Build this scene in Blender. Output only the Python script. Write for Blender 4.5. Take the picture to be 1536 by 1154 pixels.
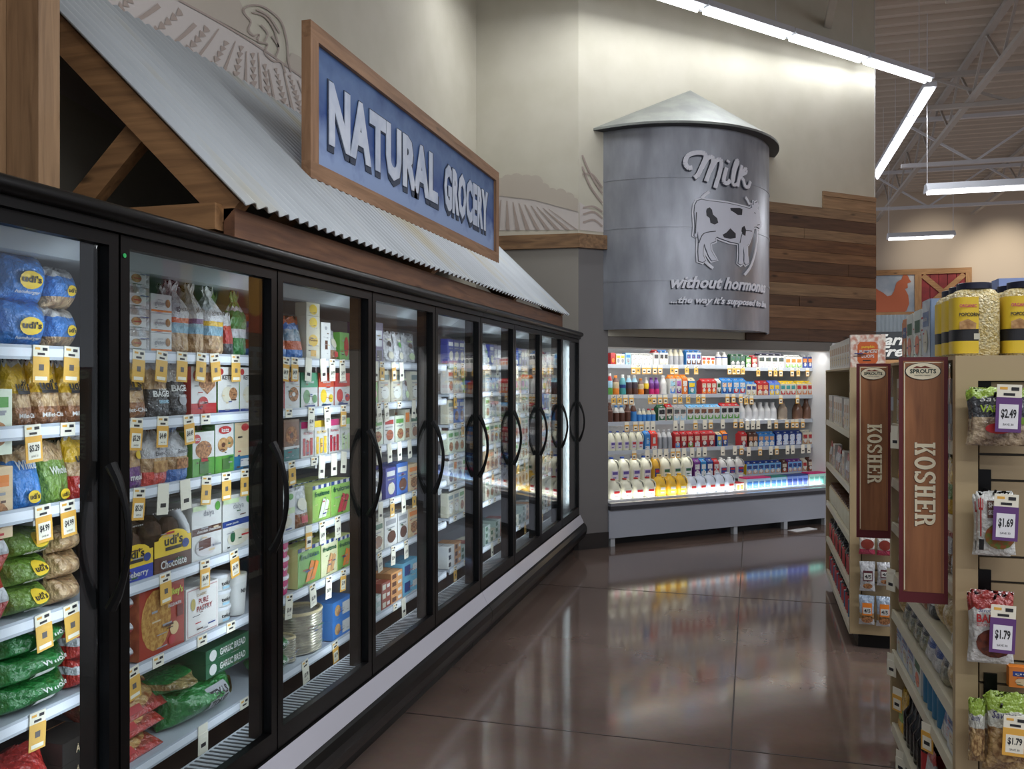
import bpy, bmesh, math, random
from mathutils import Vector, Matrix
random.seed(7)
sc = bpy.context.scene
for o in list(bpy.data.objects): bpy.data.objects.remove(o)
COL = sc.collection
PI = math.pi
# ---------------------------------------------------------------- camera, world, exposure
F, CX, HY, CAMZ = 1290.0, 768.0, 569.0, 1.64
PHI = math.atan(360.0 / F); SP, CP = math.sin(PHI), math.cos(PHI)
cam = bpy.data.cameras.new('camera'); camo = bpy.data.objects.new('camera', cam); COL.objects.link(camo)
camo.location = (0, 0, CAMZ); camo.rotation_euler = (PI / 2, 0, PHI)
cam.sensor_fit = 'HORIZONTAL'; cam.sensor_width = 36; cam.lens = 36 * F / 1536; cam.shift_y = -8 / 1536
cam.clip_start = .05; sc.camera = camo
W = bpy.data.worlds.new('world'); sc.world = W; W.use_nodes = True
W.node_tree.nodes['Background'].inputs[0].default_value = (.80, .82, .9, 1)
W.node_tree.nodes['Background'].inputs[1].default_value = .42
sc.view_settings.view_transform = 'Standard'; sc.view_settings.look = 'None'
sc.view_settings.gamma = 1; sc.view_settings.exposure = 0.6; sc.view_settings.use_curve_mapping = False

def area(name, loc, direction, sx, sy, power, color=(1, 1, 1), spin=None, spread=PI):
    l = bpy.data.lights.new(name, 'AREA'); l.shape = 'RECTANGLE'; l.size = sx; l.size_y = sy
    l.energy = power; l.color = color; l.spread = spread
    o = bpy.data.objects.new(name, l); COL.objects.link(o); o.location = loc
    z = -Vector(direction).normalized()
    x = Vector(spin).normalized() if spin else z.orthogonal().normalized()
    y = z.cross(x).normalized(); x = y.cross(z)
    o.rotation_euler = Matrix((x, y, z)).transposed().to_euler()
    return o
# ---------------------------------------------------------------- geometry of the place
XF = -1.59                         # front plane of the freezer doors
PITCH = .775; YEND = 8.087         # door pitch, far end of the freezer run
D0 = Vector((-1.604, 8.117)); DD = Vector((.7465, .6654)).normalized(); DN = Vector((DD.y, -DD.x))
DROT = math.atan2(DN.x, -DN.y)
def D(t, off, z):                  # point at t along the diagonal wall, off in front of it
    p = D0 + DD * t + DN * off; return Vector((p.x, p.y, z))
def ray(px, py):
    a, b = (px - CX) / F, (HY - py) / F
    return Vector((CP * a - SP, SP * a + CP, b))
def onX(px, py, X):
    r = ray(px, py); k = X / r.x; return Vector((X, r.y * k, CAMZ + r.z * k))
def onY(px, py, Y):
    r = ray(px, py); k = Y / r.y; return Vector((r.x * k, Y, CAMZ + r.z * k))
def onD(px, py, off=0):
    r = ray(px, py); n = Vector((DN.x, DN.y, 0)); p0 = D(0, off, 0); k = n.dot(p0) / n.dot(r)
    return Vector((0, 0, CAMZ)) + r * k
def yl(px, X=-1.80): return onX(px, 500, X).y
def tD(px, off=0): p = onD(px, 500, off); return (Vector((p.x, p.y)) - D0).dot(DD)
# ---------------------------------------------------------------- materials
def lin(c): return tuple(((x / 255 + .055) / 1.055) ** 2.4 if x > 10 else x / 255 / 12.92 for x in c)
MC = {}
def mat(rgb, rough=.5, metal=0, bump=0, bscale=30, coat=0, name='paint', emit=0, mix=None, mscale=8, stretch=(1, 1, 1), spec=.5):
    key = (tuple(rgb), rough, metal, bump, bscale, coat, emit, mix, mscale, stretch, spec)
    if key in MC: return MC[key]
    m = bpy.data.materials.new(name); m.use_nodes = True; nt = m.node_tree; b = nt.nodes['Principled BSDF']
    c = lin(rgb); b.inputs['Base Color'].default_value = (*c, 1); b.inputs['Roughness'].default_value = rough
    b.inputs['Metallic'].default_value = metal; b.inputs['Coat Weight'].default_value = coat
    b.inputs['Coat Roughness'].default_value = .12; b.inputs['Specular IOR Level'].default_value = spec
    if emit: b.inputs['Emission Color'].default_value = (*c, 1); b.inputs['Emission Strength'].default_value = emit
    if bump or mix:
        tc = nt.nodes.new('ShaderNodeTexCoord'); mp = nt.nodes.new('ShaderNodeMapping'); mp.inputs['Scale'].default_value = stretch
        nt.links.new(tc.outputs['Object'], mp.inputs['Vector'])
    if bump:
        n = nt.nodes.new('ShaderNodeTexNoise'); n.inputs['Scale'].default_value = bscale; n.inputs['Detail'].default_value = 3
        bp = nt.nodes.new('ShaderNodeBump'); bp.inputs['Strength'].default_value = bump; bp.inputs['Distance'].default_value = .02
        nt.links.new(mp.outputs[0], n.inputs['Vector']); nt.links.new(n.outputs[0], bp.inputs['Height'])
        nt.links.new(bp.outputs[0], b.inputs['Normal']); nt.links.new(bp.outputs[0], b.inputs['Coat Normal'])
    if mix:
        n = nt.nodes.new('ShaderNodeTexNoise'); n.inputs['Scale'].default_value = mscale; n.inputs['Detail'].default_value = 5
        r = nt.nodes.new('ShaderNodeValToRGB'); r.color_ramp.elements[0].position = .38; r.color_ramp.elements[1].position = .62
        r.color_ramp.elements[0].color = (*c, 1); r.color_ramp.elements[1].color = (*lin(mix), 1)
        nt.links.new(mp.outputs[0], n.inputs['Vector']); nt.links.new(n.outputs[0], r.inputs[0]); nt.links.new(r.outputs[0], b.inputs['Base Color'])
    MC[key] = m; return m
def wood(c1, c2, axis='z', rough=.6, knots=True, key=0):
    k = ('wood', c1, c2, axis, key)
    if k in MC: return MC[k]
    m = bpy.data.materials.new('wood'); m.use_nodes = True; nt = m.node_tree; b = nt.nodes['Principled BSDF']; b.inputs['Roughness'].default_value = rough
    tc = nt.nodes.new('ShaderNodeTexCoord'); mp = nt.nodes.new('ShaderNodeMapping')
    mp.inputs['Scale'].default_value = {'x': (1.2, 14, 14), 'y': (14, 1.2, 14), 'z': (14, 14, 1.2)}[axis]; mp.inputs['Location'].default_value = (key * 3.1, key, key * 1.7)
    n = nt.nodes.new('ShaderNodeTexNoise'); n.inputs['Scale'].default_value = 2.2; n.inputs['Detail'].default_value = 8; n.inputs['Distortion'].default_value = .6
    r = nt.nodes.new('ShaderNodeValToRGB'); r.color_ramp.elements[0].position = .3; r.color_ramp.elements[1].position = .7
    r.color_ramp.elements[0].color = (*lin(c1), 1); r.color_ramp.elements[1].color = (*lin(c2), 1)
    nt.links.new(tc.outputs['Object'], mp.inputs[0]); nt.links.new(mp.outputs[0], n.inputs['Vector']); nt.links.new(n.outputs[0], r.inputs[0])
    out = r.outputs[0]
    if knots:
        mp2 = nt.nodes.new('ShaderNodeMapping'); mp2.inputs['Scale'].default_value = {'x': (2.2, 7, 7), 'y': (7, 2.2, 7), 'z': (7, 7, 2.2)}[axis]; mp2.inputs['Location'].default_value = (key * 1.3, key * 2, 0)
        v = nt.nodes.new('ShaderNodeTexVoronoi'); v.inputs['Scale'].default_value = 1.0
        r2 = nt.nodes.new('ShaderNodeValToRGB'); r2.color_ramp.elements[0].position = .05; r2.color_ramp.elements[1].position = .14
        r2.color_ramp.elements[0].color = (.25, .25, .25, 1); r2.color_ramp.elements[1].color = (1, 1, 1, 1)
        mx = nt.nodes.new('ShaderNodeMix'); mx.data_type = 'RGBA'; mx.blend_type = 'MULTIPLY'; mx.inputs[0].default_value = 1
        nt.links.new(tc.outputs['Object'], mp2.inputs[0]); nt.links.new(mp2.outputs[0], v.inputs['Vector']); nt.links.new(v.outputs['Distance'], r2.inputs[0])
        nt.links.new(out, mx.inputs[6]); nt.links.new(r2.outputs[0], mx.inputs[7]); out = mx.outputs[2]
    nt.links.new(out, b.inputs['Base Color'])
    bp = nt.nodes.new('ShaderNodeBump'); bp.inputs['Strength'].default_value = .25; bp.inputs['Distance'].default_value = .01
    nt.links.new(n.outputs[0], bp.inputs['Height']); nt.links.new(bp.outputs[0], b.inputs['Normal'])
    MC[k] = m; return m
def glass_mat(tint=(.93, .96, .97), refl=.045, name='clear_glass', rough=.02):
    m = bpy.data.materials.new(name); m.use_nodes = True; nt = m.node_tree; nt.nodes.remove(nt.nodes['Principled BSDF'])
    t = nt.nodes.new('ShaderNodeBsdfTransparent'); t.inputs[0].default_value = (*tint, 1)
    g = nt.nodes.new('ShaderNodeBsdfGlossy'); g.inputs['Roughness'].default_value = rough
    lw = nt.nodes.new('ShaderNodeLayerWeight'); lw.inputs[0].default_value = .5
    pw = nt.nodes.new('ShaderNodeMath'); pw.operation = 'POWER'; pw.inputs[1].default_value = 5; nt.links.new(lw.outputs['Facing'], pw.inputs[0])
    f = nt.nodes.new('ShaderNodeMath'); f.operation = 'MULTIPLY_ADD'; f.inputs[1].default_value = 1 - refl; f.inputs[2].default_value = refl; nt.links.new(pw.outputs[0], f.inputs[0])
    x = nt.nodes.new('ShaderNodeMixShader')
    nt.links.new(f.outputs[0], x.inputs[0]); nt.links.new(t.outputs[0], x.inputs[1]); nt.links.new(g.outputs[0], x.inputs[2])
    nt.links.new(x.outputs[0], nt.nodes['Material Output'].inputs[0]); return m
GLASS = glass_mat()
FILM = glass_mat((.9, .92, .93), .06, 'clear_film', .12)
BLACK = mat((7, 7, 8), .32, spec=.22); BLACKM = mat((8, 8, 9), .5, spec=.3); WHITE = mat((232, 234, 236), .4); STEEL = mat((150, 152, 156), .3, 1)
RAIL = mat((178, 186, 196), .35); INNER = mat((166, 172, 174), .5); DARK = mat((20, 20, 22), .6)
# ---------------------------------------------------------------- mesh builder
class MB:
    def __init__(s): s.v = []; s.f = []; s.fm = []; s.m = []; s.smooth = False
    def mi(s, m):
        if m not in s.m: s.m.append(m)
        return s.m.index(m)
    def add(s, vs, fs, m):
        b = len(s.v); s.v += [tuple(v) for v in vs]; i = s.mi(m)
        for f in fs: s.f.append([b + k for k in f]); s.fm.append(i)
    def box(s, a, b, m, M=None):
        (x0, y0, z0), (x1, y1, z1) = a, b
        vs = [Vector(p) for p in ((x0, y0, z0), (x1, y0, z0), (x1, y1, z0), (x0, y1, z0), (x0, y0, z1), (x1, y0, z1), (x1, y1, z1), (x0, y1, z1))]
        if M: vs = [M @ v for v in vs]
        s.add(vs, [(0, 3, 2, 1), (4, 5, 6, 7), (0, 1, 5, 4), (1, 2, 6, 5), (2, 3, 7, 6), (3, 0, 4, 7)], m); return s
    def prism(s, poly, vec, m):            # polygon swept along vec
        n = len(poly); P = [Vector(p) for p in poly]; vec = Vector(vec); Q = [p + vec for p in P]
        s.add(P + Q, [tuple(range(n))[::-1], tuple(range(n, 2 * n))] + [(i, (i + 1) % n, n + (i + 1) % n, n + i) for i in range(n)], m); return s
    def bar(s, a, b, w, h, m, up=(0, 0, 1)):
        a, b = Vector(a), Vector(b); d = (b - a).normalized(); up = Vector(up)
        sd = d.cross(up)
        if sd.length < 1e-4: sd = d.cross(Vector((1, 0, 0)))
        sd.normalize(); u = sd.cross(d)
        s.prism([a + sd * w / 2 + u * h / 2, a - sd * w / 2 + u * h / 2, a - sd * w / 2 - u * h / 2, a + sd * w / 2 - u * h / 2], b - a, m); return s
    def tube(s, pts, r, m, n=8):
        P = [Vector(p) for p in pts]; vs = []; rs = r if isinstance(r, (list, tuple)) else [r] * len(P); pu = None
        for i, p in enumerate(P):
            d = (P[min(i + 1, len(P) - 1)] - P[max(i - 1, 0)]).normalized()
            u = d.orthogonal().normalized() if pu is None else (pu - d * pu.dot(d)).normalized(); pu = u; w = d.cross(u)
            vs += [p + (u * math.cos(2 * PI * k / n) + w * math.sin(2 * PI * k / n)) * rs[i] for k in range(n)]
        fs = [(i * n + k, i * n + (k + 1) % n, (i + 1) * n + (k + 1) % n, (i + 1) * n + k) for i in range(len(P) - 1) for k in range(n)]
        fs += [tuple(range(n))[::-1], tuple(range((len(P) - 1) * n, len(P) * n))]
        s.add(vs, fs, m); return s
    def lathe(s, prof, bands, n=14, c=(0, 0), sq=1.0, sx=1, sy=1):   # bands: [(zmax, mat)...]
        vs = []; k = len(prof)
        for r, z in prof:
            for j in range(n):
                a = 2 * PI * (j + .5) / n; ca, sa = math.cos(a), math.sin(a)
                vs.append((c[0] + sx * r * math.copysign(abs(ca) ** sq, ca), c[1] + sy * r * math.copysign(abs(sa) ** sq, sa), z))
        base = len(s.v); s.v += vs
        for i in range(k - 1):
            zc = (prof[i][1] + prof[i + 1][1]) / 2; m = next((mm for zz, mm in bands if zc <= zz), bands[-1][1]); ix = s.mi(m)
            for j in range(n): s.f.append([base + i * n + j, base + i * n + (j + 1) % n, base + (i + 1) * n + (j + 1) % n, base + (i + 1) * n + j]); s.fm.append(ix)
        s.f.append([base + j for j in range(n)][::-1]); s.fm.append(s.mi(bands[0][1]))
        s.f.append([base + (k - 1) * n + j for j in range(n)]); s.fm.append(s.mi(bands[-1][1])); return s
    def mesh(s, name):
        me = bpy.data.meshes.new(name); me.from_pydata(s.v, [], s.f)
        for m in s.m: me.materials.append(m)
        me.polygons.foreach_set('material_index', s.fm)
        if s.smooth:
            me.polygons.foreach_set('use_smooth', [True] * len(s.f)); me.set_sharp_from_angle(angle=.7)
        me.update(); return me
    def obj(s, name, parent=None, loc=(0, 0, 0)):
        o = bpy.data.objects.new(name, s.mesh(name)); COL.objects.link(o); o.location = loc
        if parent: adopt(o, parent)
        return o
def worldloc(o):
    v = Vector(o.location)
    if o.parent: v = o.matrix_parent_inverse @ v + worldloc(o.parent)
    return v
def adopt(o, p): o.parent = p; o.matrix_parent_inverse = Matrix.Translation(-worldloc(p))
def tag(o, label, cat, group=None, kind=None):
    if label: o['label'] = label
    if cat: o['category'] = cat
    if group: o['group'] = group
    if kind: o['kind'] = kind
    return o
def struct(o): o['kind'] = 'structure'; return o
def empty(name, loc, label=None, cat=None, group=None):
    o = bpy.data.objects.new(name, None); COL.objects.link(o); o.location = loc; o.empty_display_size = .1
    return tag(o, label, cat, group)
# ---------------------------------------------------------------- lettering
TC = {}
def text2d(st, bold=0.0, shear=0.0, space=1.0):
    k = (st, bold, shear, space)
    if k in TC: return TC[k]
    c = bpy.data.curves.new('lettering', 'FONT'); c.body = st; c.size = 1; c.offset = bold; c.shear = shear; c.space_character = space; c.resolution_u = 2
    o = bpy.data.objects.new('lettering', c); COL.objects.link(o); me = bpy.data.meshes.new_from_object(o)
    vs = [(v.co.x, v.co.y) for v in me.vertices]; fs = [tuple(p.vertices) for p in me.polygons]
    bpy.data.objects.remove(o); bpy.data.curves.remove(c); bpy.data.meshes.remove(me)
    xs = [v[0] for v in vs]; ys = [v[1] for v in vs]; x0, x1, y0, y1 = min(xs), max(xs), min(ys), max(ys)
    TC[k] = ([((x - x0) / (x1 - x0) - .5, (y - y0) / (y1 - y0) - .5) for x, y in vs], fs, (x1 - x0) / (y1 - y0)); return TC[k]
def flat(mb, polys, fn, m, th=0, step=None, verts=None):
    """2-D polygons (or verts+faces) -> optional slices at step -> optional thickness -> mapped with fn(u, v, o)"""
    bm = bmesh.new()
    if verts is None:
        for p in polys: bm.faces.new([bm.verts.new((x, y, 0)) for x, y in p])
    else:
        bv = [bm.verts.new((x, y, 0)) for x, y in verts]
        for f in polys:
            try: bm.faces.new([bv[i] for i in f])
            except ValueError: pass
    bmesh.ops.triangulate(bm, faces=bm.faces[:])
    bmesh.ops.remove_doubles(bm, verts=bm.verts[:], dist=1e-6)
    bmesh.ops.recalc_face_normals(bm, faces=bm.faces[:])
    if step:
        xs = [v.co.x for v in bm.verts]; k = math.floor(min(xs) / step) + 1
        while k * step < max(xs):
            bmesh.ops.bisect_plane(bm, geom=bm.verts[:] + bm.edges[:] + bm.faces[:], dist=1e-6, plane_co=(k * step, 0, 0), plane_no=(1, 0, 0)); k += 1
    if th:
        r = bmesh.ops.extrude_face_region(bm, geom=bm.faces[:])
        for g in r['geom']:
            if isinstance(g, bmesh.types.BMVert): g.co.z += th
    bm.verts.index_update()
    mb.add([fn(v.co.x, v.co.y, v.co.z) for v in bm.verts], [[v.index for v in f.verts] for f in bm.faces], m); bm.free()
def letters(mb, st, fn, cx, cy, w, h, m, th=0, bold=0, shear=0, step=None, space=1.0):
    vs, fs, asp = text2d(st, bold, shear, space)
    flat(mb, fs, fn, m, th, step, [(cx + x * w, cy + y * h) for x, y in vs])
def stroke(pts, ws, jag=0, seed=0):
    """tapered brush stroke polygon through pts with half widths ws (jag = saw-tooth leaf edge)"""
    P = [Vector(p) for p in pts]; L = []; R = []; rr = random.Random(seed)
    n = len(P)
    for i, p in enumerate(P):
        d = (P[min(i + 1, n - 1)] - P[max(i - 1, 0)]).normalized(); nn = Vector((-d.y, d.x)); w = ws[i] if isinstance(ws, (list, tuple)) else ws
        L.append(p + nn * w); R.append(p - nn * w)
    return [tuple(v) for v in L + R[::-1]]
def spline(pts, k=6):
    P = [Vector(p) for p in pts]; out = []
    for i in range(len(P) - 1):
        a, b, c, d = P[max(i - 1, 0)], P[i], P[i + 1], P[min(i + 2, len(P) - 1)]
        for j in range(k):
            t = j / k; out.append(.5 * ((2 * b) + (c - a) * t + (2 * a - 5 * b + 4 * c - d) * t * t + (3 * b - a - 3 * c + d) * t ** 3))
    out.append(P[-1]); return out
def ribbon(mb, pts, w, fn, m, th=0, step=None, k=6, taper=None):
    S = spline(pts, k); n = len(S)
    for i in range(n - 1):
        pass
    ws = [w * (1 if not taper else taper[0] + (taper[1] - taper[0]) * i / (n - 1)) for i in range(n)]
    flat(mb, [stroke(S[i:i + 2] if i == n - 2 else S[i:i + 3], ws[i:i + 2] if i == n - 2 else ws[i:i + 3]) for i in range(0, n - 1, 2)], fn, m, th, step)
exec_parts = []
# ================================================================ setting: floor, walls, ceiling
def id3(u, v, o): return (u, v, o)
CREAM = mat((196, 192, 176), .75, mix=(190, 186, 169), mscale=3, name='wall_paint')
LOWER = mat((150, 146, 138), .7, name='lower_wall_paint'); GREYP = mat((112, 110, 110), .6, name='grey_pillar_paint')
# floor: polished stained concrete with saw-cut joints
fm = bpy.data.materials.new('polished_concrete'); fm.use_nodes = True; nt = fm.node_tree; b = nt.nodes['Principled BSDF']
tc = nt.nodes.new('ShaderNodeTexCoord')
def noise(scale, det, inp=None):
    n = nt.nodes.new('ShaderNodeTexNoise'); n.inputs['Scale'].default_value = scale; n.inputs['Detail'].default_value = det
    nt.links.new(inp or tc.outputs['Object'], n.inputs['Vector']); return n
n1 = noise(1.1, 7); r1 = nt.nodes.new('ShaderNodeValToRGB'); r1.color_ramp.elements[0].position = .3; r1.color_ramp.elements[1].position = .72
r1.color_ramp.elements[0].color = (*lin((92, 77, 70)), 1); r1.color_ramp.elements[1].color = (*lin((120, 103, 95)), 1)
n2 = noise(26, 4); mx = nt.nodes.new('ShaderNodeMix'); mx.data_type = 'RGBA'; mx.blend_type = 'OVERLAY'; mx.inputs[0].default_value = .12
nt.links.new(n1.outputs[0], r1.inputs[0]); nt.links.new(r1.outputs[0], mx.inputs[6]); nt.links.new(n2.outputs[1], mx.inputs[7]); nt.links.new(mx.outputs[2], b.inputs['Base Color'])
n3 = noise(3, 3); rr = nt.nodes.new('ShaderNodeMapRange'); rr.inputs['To Min'].default_value = .07; rr.inputs['To Max'].default_value = .12
nt.links.new(n3.outputs[0], rr.inputs[0]); nt.links.new(rr.outputs[0], b.inputs['Roughness'])
b.inputs['Specular IOR Level'].default_value = .95
m = MB(); m.box((-3.4, -6, -.1), (14, 24, 0), fm); fl = struct(m.obj('floor'))
JT = mat((52, 42, 38), .5)
m = MB()
for x in (-.09, 4.2, 8.5): m.box((x - .004, -6, -.002), (x + .004, 23, .0012), JT)
for y in (1.2, 3.93, 6.68, 9.5): m.box((-3, y - .004, -.002), (13, y + .004, .0012), JT)
j = m.obj('floor_joint', fl)
# long wall behind the freezers, with the facet B and the diagonal wall C/D
WA0 = Vector((-2.61, -3)); WA1 = Vector((-2.61, 8.045)); H = 6.2
m = MB(); m.box((-2.81, -3, 0), (-2.61, 8.2, H), CREAM); wl = struct(m.obj('wall_left'))
B0 = Vector((-2.61, 8.045)); B1 = Vector((-1.604, 8.117)); BD = (B1 - B0).normalized(); BN = Vector((BD.y, -BD.x))
def Bp(s, o, z): p = B0 + BD * s + BN * o; return (p.x, p.y, z)
LB = (B1 - B0).length
m = MB(); ztr = 3.03
m.prism([Bp(0, 0, ztr), Bp(LB, 0, ztr), Bp(LB, -.2, ztr), Bp(-.2, -.2, ztr)], (0, 0, H - ztr), CREAM)
m.prism([Bp(0, 0, 0), Bp(LB, 0, 0), Bp(LB, -.2, 0), Bp(-.2, -.2, 0)], (0, 0, ztr), LOWER)
wb = struct(m.obj('wall_corner'))
TE = 3.985; T0, T1 = .335, 3.32        # dairy case opening
m = MB()
def dbox(mb, t0, t1, o0, o1, z0, z1, mm): mb.prism([D(t0, o0, z0), D(t1, o0, z0), D(t1, o1, z0), D(t0, o1, z0)], (0, 0, z1 - z0), mm)
dbox(m, 0, T0, 0, -.2, ztr, H, CREAM); dbox(m, 0, T0, 0, -.2, 0, ztr, GREYP)
dbox(m, T0, TE, 0, -.2, 2.06, H, CREAM); dbox(m, T1 + .3, TE, 0, -.2, 0, 2.06, GREYP)
wd = struct(m.obj('wall_back'))
m = MB(); BB = mat((38, 34, 33), .5)
dbox(m, -.01, T0, .012, 0, 0, .15, BB); m.prism([Bp(.9, .012, 0), Bp(LB + .01, .012, 0), Bp(LB + .01, 0, 0), Bp(.9, 0, 0)], (0, 0, .15), BB)
struct(m.obj('baseboard_back'))
# wooden trim beam round the corner
WT = wood((98, 72, 48), (150, 116, 80), 'x')
m = MB(); m.prism([Bp(0, .04, 2.9), Bp(LB + .02, .04, 2.9), Bp(LB, 0, 2.9), Bp(0, 0, 2.9)], (0, 0, .135), WT)
dbox(m, -.02, .30, .04, 0, 2.9, 3.035, WT); m.box((-2.61, 5, 2.9), (-2.57, 8.06, 3.035), WT)
struct(m.obj('trim_1'))
# painted farm mural -------------------------------------------------
MH = mat((180, 171, 158), .75, name='mural_hill'); MF = mat((196, 189, 184), .75, name='mural_field'); MS = mat((164, 150, 141), .75, name='mural_furrow')
def wA(u, v, o): p = onX(u, v, -2.61); return (-2.61 + .003 + o, p.y, p.z)
k = 1 / 2.404
def sc_(pts): return [(x * k, y * k) for x, y in pts]
m = MB()
flat(m, [sc_([(150, 0), (640, 0), (790, 80), (940, 165), (1040, 240), (1130, 320), (1280, 420), (1280, 900), (600, 560), (150, 300)])], wA, MF)
flat(m, [sc_([(640, 0), (860, 0), (890, 60), (900, 110), (940, 160), (790, 76)])], lambda u, v, o: wA(u, v, .002), MH)
flat(m, [sc_([(1020, 235), (1050, 190), (1080, 205), (1120, 260), (1160, 300), (1130, 312)])], lambda u, v, o: wA(u, v, .002), MH)
def st(p0, p1, w0, w1, bend=0, jag=0):
    a, b_ = Vector(p0), Vector(p1); d = b_ - a; nn = Vector((-d.y, d.x)).normalized(); n = 16
    P = [a + d * (i / n) + nn * bend * math.sin(PI * i / n) for i in range(n + 1)]
    if not jag:
        ws = [w0 + (w1 - w0) * i / n for i in range(n + 1)]; poly = stroke(P, ws)
        flat(m, [sc_(poly)], lambda u, v, o: wA(u, v, .004), MS)
    else:
        dd = d.normalized()
        for i in range(0, n, 2):
            w = (w0 + (w1 - w0) * i / n) * 1.8; q = P[i]; r_ = P[min(i + 2, n)]; t_ = (r_ - q)
            flat(m, [sc_([tuple(q), tuple(q + t_ * .9 + nn * w), tuple(r_), tuple(q + t_ * .9 - nn * w)])], lambda u, v, o: wA(u, v, .004), MS)
for a in [((170, 30), (330, -30), 3, 6, 8), ((225, 25), (330, -20), 8, 8, 0, 1), ((330, 75), (470, -5), 10, 12, 10, 1), ((385, 105), (570, 20), 3, 10, 14), ((470, 150), (650, 40), 9, 10, 10, 1),
          ((540, 190), (700, 88), 3, 9, 14), ((610, 232), (745, 100), 10, 9, 6, 1), ((668, 252), (785, 105), 8, 2, 4), ((725, 300), (815, 150), 10, 6, 0, 1), ((780, 322), (845, 150), 8, 2), ((832, 350), (868, 165), 10, 5, 0, 1),
          ((880, 385), (885, 185), 8, 2), ((915, 395), (908, 190), 9, 4, 0, 1), ((943, 410), (928, 190), 7, 2), ((975, 440), (950, 230), 9, 4, 0, 1), ((1000, 440), (965, 250), 6, 2), ((1035, 420), (990, 245), 8, 3, 0, 1),
          ((1058, 425), (1020, 260), 6, 2), ((1090, 420), (1040, 270), 8, 3, 0, 1), ((1120, 420), (1070, 290), 5, 2), ((1000, 445), (1200, 430), 6, 7, -14), ((640, 0), (1130, 312), 4, 3, -14),
          ((1040, 500), (1080, 455), 6, 2), ((1080, 530), (1110, 470), 6, 3, 0, 1), ((1110, 560), (1150, 480), 6, 2)]: st(*a)
for c in ([(885, 60), (872, 40), (890, 22), (930, 20), (970, 40), (1010, 80), (1030, 150), (1035, 220), (1045, 260)], [(885, 60), (900, 80), (890, 110), (910, 130), (930, 125), (925, 150), (960, 160), (950, 190), (980, 220), (1010, 225), (1025, 265)],
          [(905, 45), (950, 60), (985, 110), (1000, 170)], [(935, 90), (960, 120), (950, 150)], [(975, 130), (1000, 170), (990, 205)], [(920, 35), (965, 60), (1005, 120)]):
    S = spline(c, 4); flat(m, [sc_(stroke(S[i:i + 2], 3.2)) for i in range(len(S) - 1)], lambda u, v, o: wA(u, v, .006), MS)
m.obj('field_mural', wl)
def wB(u, v, o):
    r = ray(u, v); n = Vector((BN.x, BN.y, 0)); q = n.dot(Vector((B1.x, B1.y, 0))) / n.dot(r); p = r * q + Vector((0, 0, CAMZ)); return tuple(p + n * (.004 + o))
m = MB()
flat(m, [[(718, 275), (750, 276), (800, 284), (868, 304), (868, 345), (718, 346)]], wB, MF)
for i, (bx, by, br) in enumerate(((752, 276, 9), (762, 272, 10), (775, 272, 12), (790, 274, 12), (803, 275, 12), (816, 284, 9), (828, 290, 8), (841, 292, 9), (853, 298, 9), (862, 304, 7), (735, 278, 10))):
    flat(m, [[(min(bx + br * math.cos(q * PI / 8), 867.5), by + br * math.sin(q * PI / 8)) for q in range(16)]], lambda u, v, o: wB(u, v, .003 + i * .0002), MH)
flat(m, [[(716, 280), (750, 276), (800, 276), (867, 304), (867, 318), (800, 300), (716, 290)]], lambda u, v, o: wB(u, v, .006), MH)
for i in range(9):
    x0 = 744 + i * 15; x1 = 750 + i * 9
    flat(m, [[(x0, 345), (x1 + 1, 300 + i * 1.8), (x1 + 2.5, 300 + i * 1.8), (x0 + 6, 345)]], lambda u, v, o: wB(min(u, 867), v, .007), MS)
m.obj('field_mural', wb)
m = MB()
def wC(u, v, o): p = onD(u, v); return (p.x + DN.x * (.004 + o), p.y + DN.y * (.004 + o), p.z)
flat(m, [[(869, 303), (905, 330), (905, 349), (869, 345)]], wC, MF)
for P_ in ([(873, 233), (882, 255), (893, 275), (903, 290)], [(873, 250), (885, 280), (903, 305)], [(873, 262), (888, 262), (903, 282)], [(874, 312), (890, 310), (903, 318)], [(874, 322), (890, 318), (903, 328)], [(874, 334), (890, 330), (903, 340)]):
    S = spline(P_, 4); flat(m, [stroke(S[i:i + 2], 1.4) for i in range(len(S) - 1)], lambda u, v, o: wC(u, v, .003), MS)
m.obj('field_mural', wd)
# plank cladding on the diagonal wall, stepped top
PW = [wood((104, 76, 54), (140, 106, 76), 'x', key=1), wood((84, 58, 40), (120, 86, 60), 'x', key=2), wood((128, 102, 74), (166, 134, 100), 'x', key=3), wood((70, 50, 38), (98, 72, 54), 'x', key=4), wood((112, 90, 68), (150, 122, 92), 'x', key=5)]
pl = bpy.data.objects.new('plank_wall', None)
m = MB(); rr = random.Random(3)
def lbox(mb, t0, t1, o0, o1, z0, z1, mm): mb.box((t0, -o1, z0), (t1, -o0, z1), mm)
zz = 2.06; row = 0
tw = tD(1233)
while zz < 3.72:
    h = .115 if row % 2 else .135; top = min(zz + h, 3.75); cuts = [2.05, TE + .004] if row % 3 else [2.05, 2.05 + rr.uniform(.7, 1.5), TE + .004]
    if zz > 3.5: cuts = [tw, TE + .004] if zz > 3.56 else [2.05, tw, TE + .004]
    for a, c in zip(cuts, cuts[1:]):
        if a < c: lbox(m, a, c - .003, .002, .022 + rr.uniform(0, .006), zz, top - .003, PW[(3, 1, 0, 3, 4, 1, 3, 0, 1, 4, 3, 4, 2, 2, 2)[min(row, 14)]])
    zz = top; row += 1
o = m.obj('trim_2'); o.location = D(0, 0, 0); o.rotation_euler = (0, 0, DROT); struct(o)
# small dark corner strip at the end of the wall
m = MB(); dbox(m, TE, TE + .012, .004, -.2, 3.76, H, mat((205, 204, 200), .6)); struct(m.obj('trim_3'))
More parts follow.
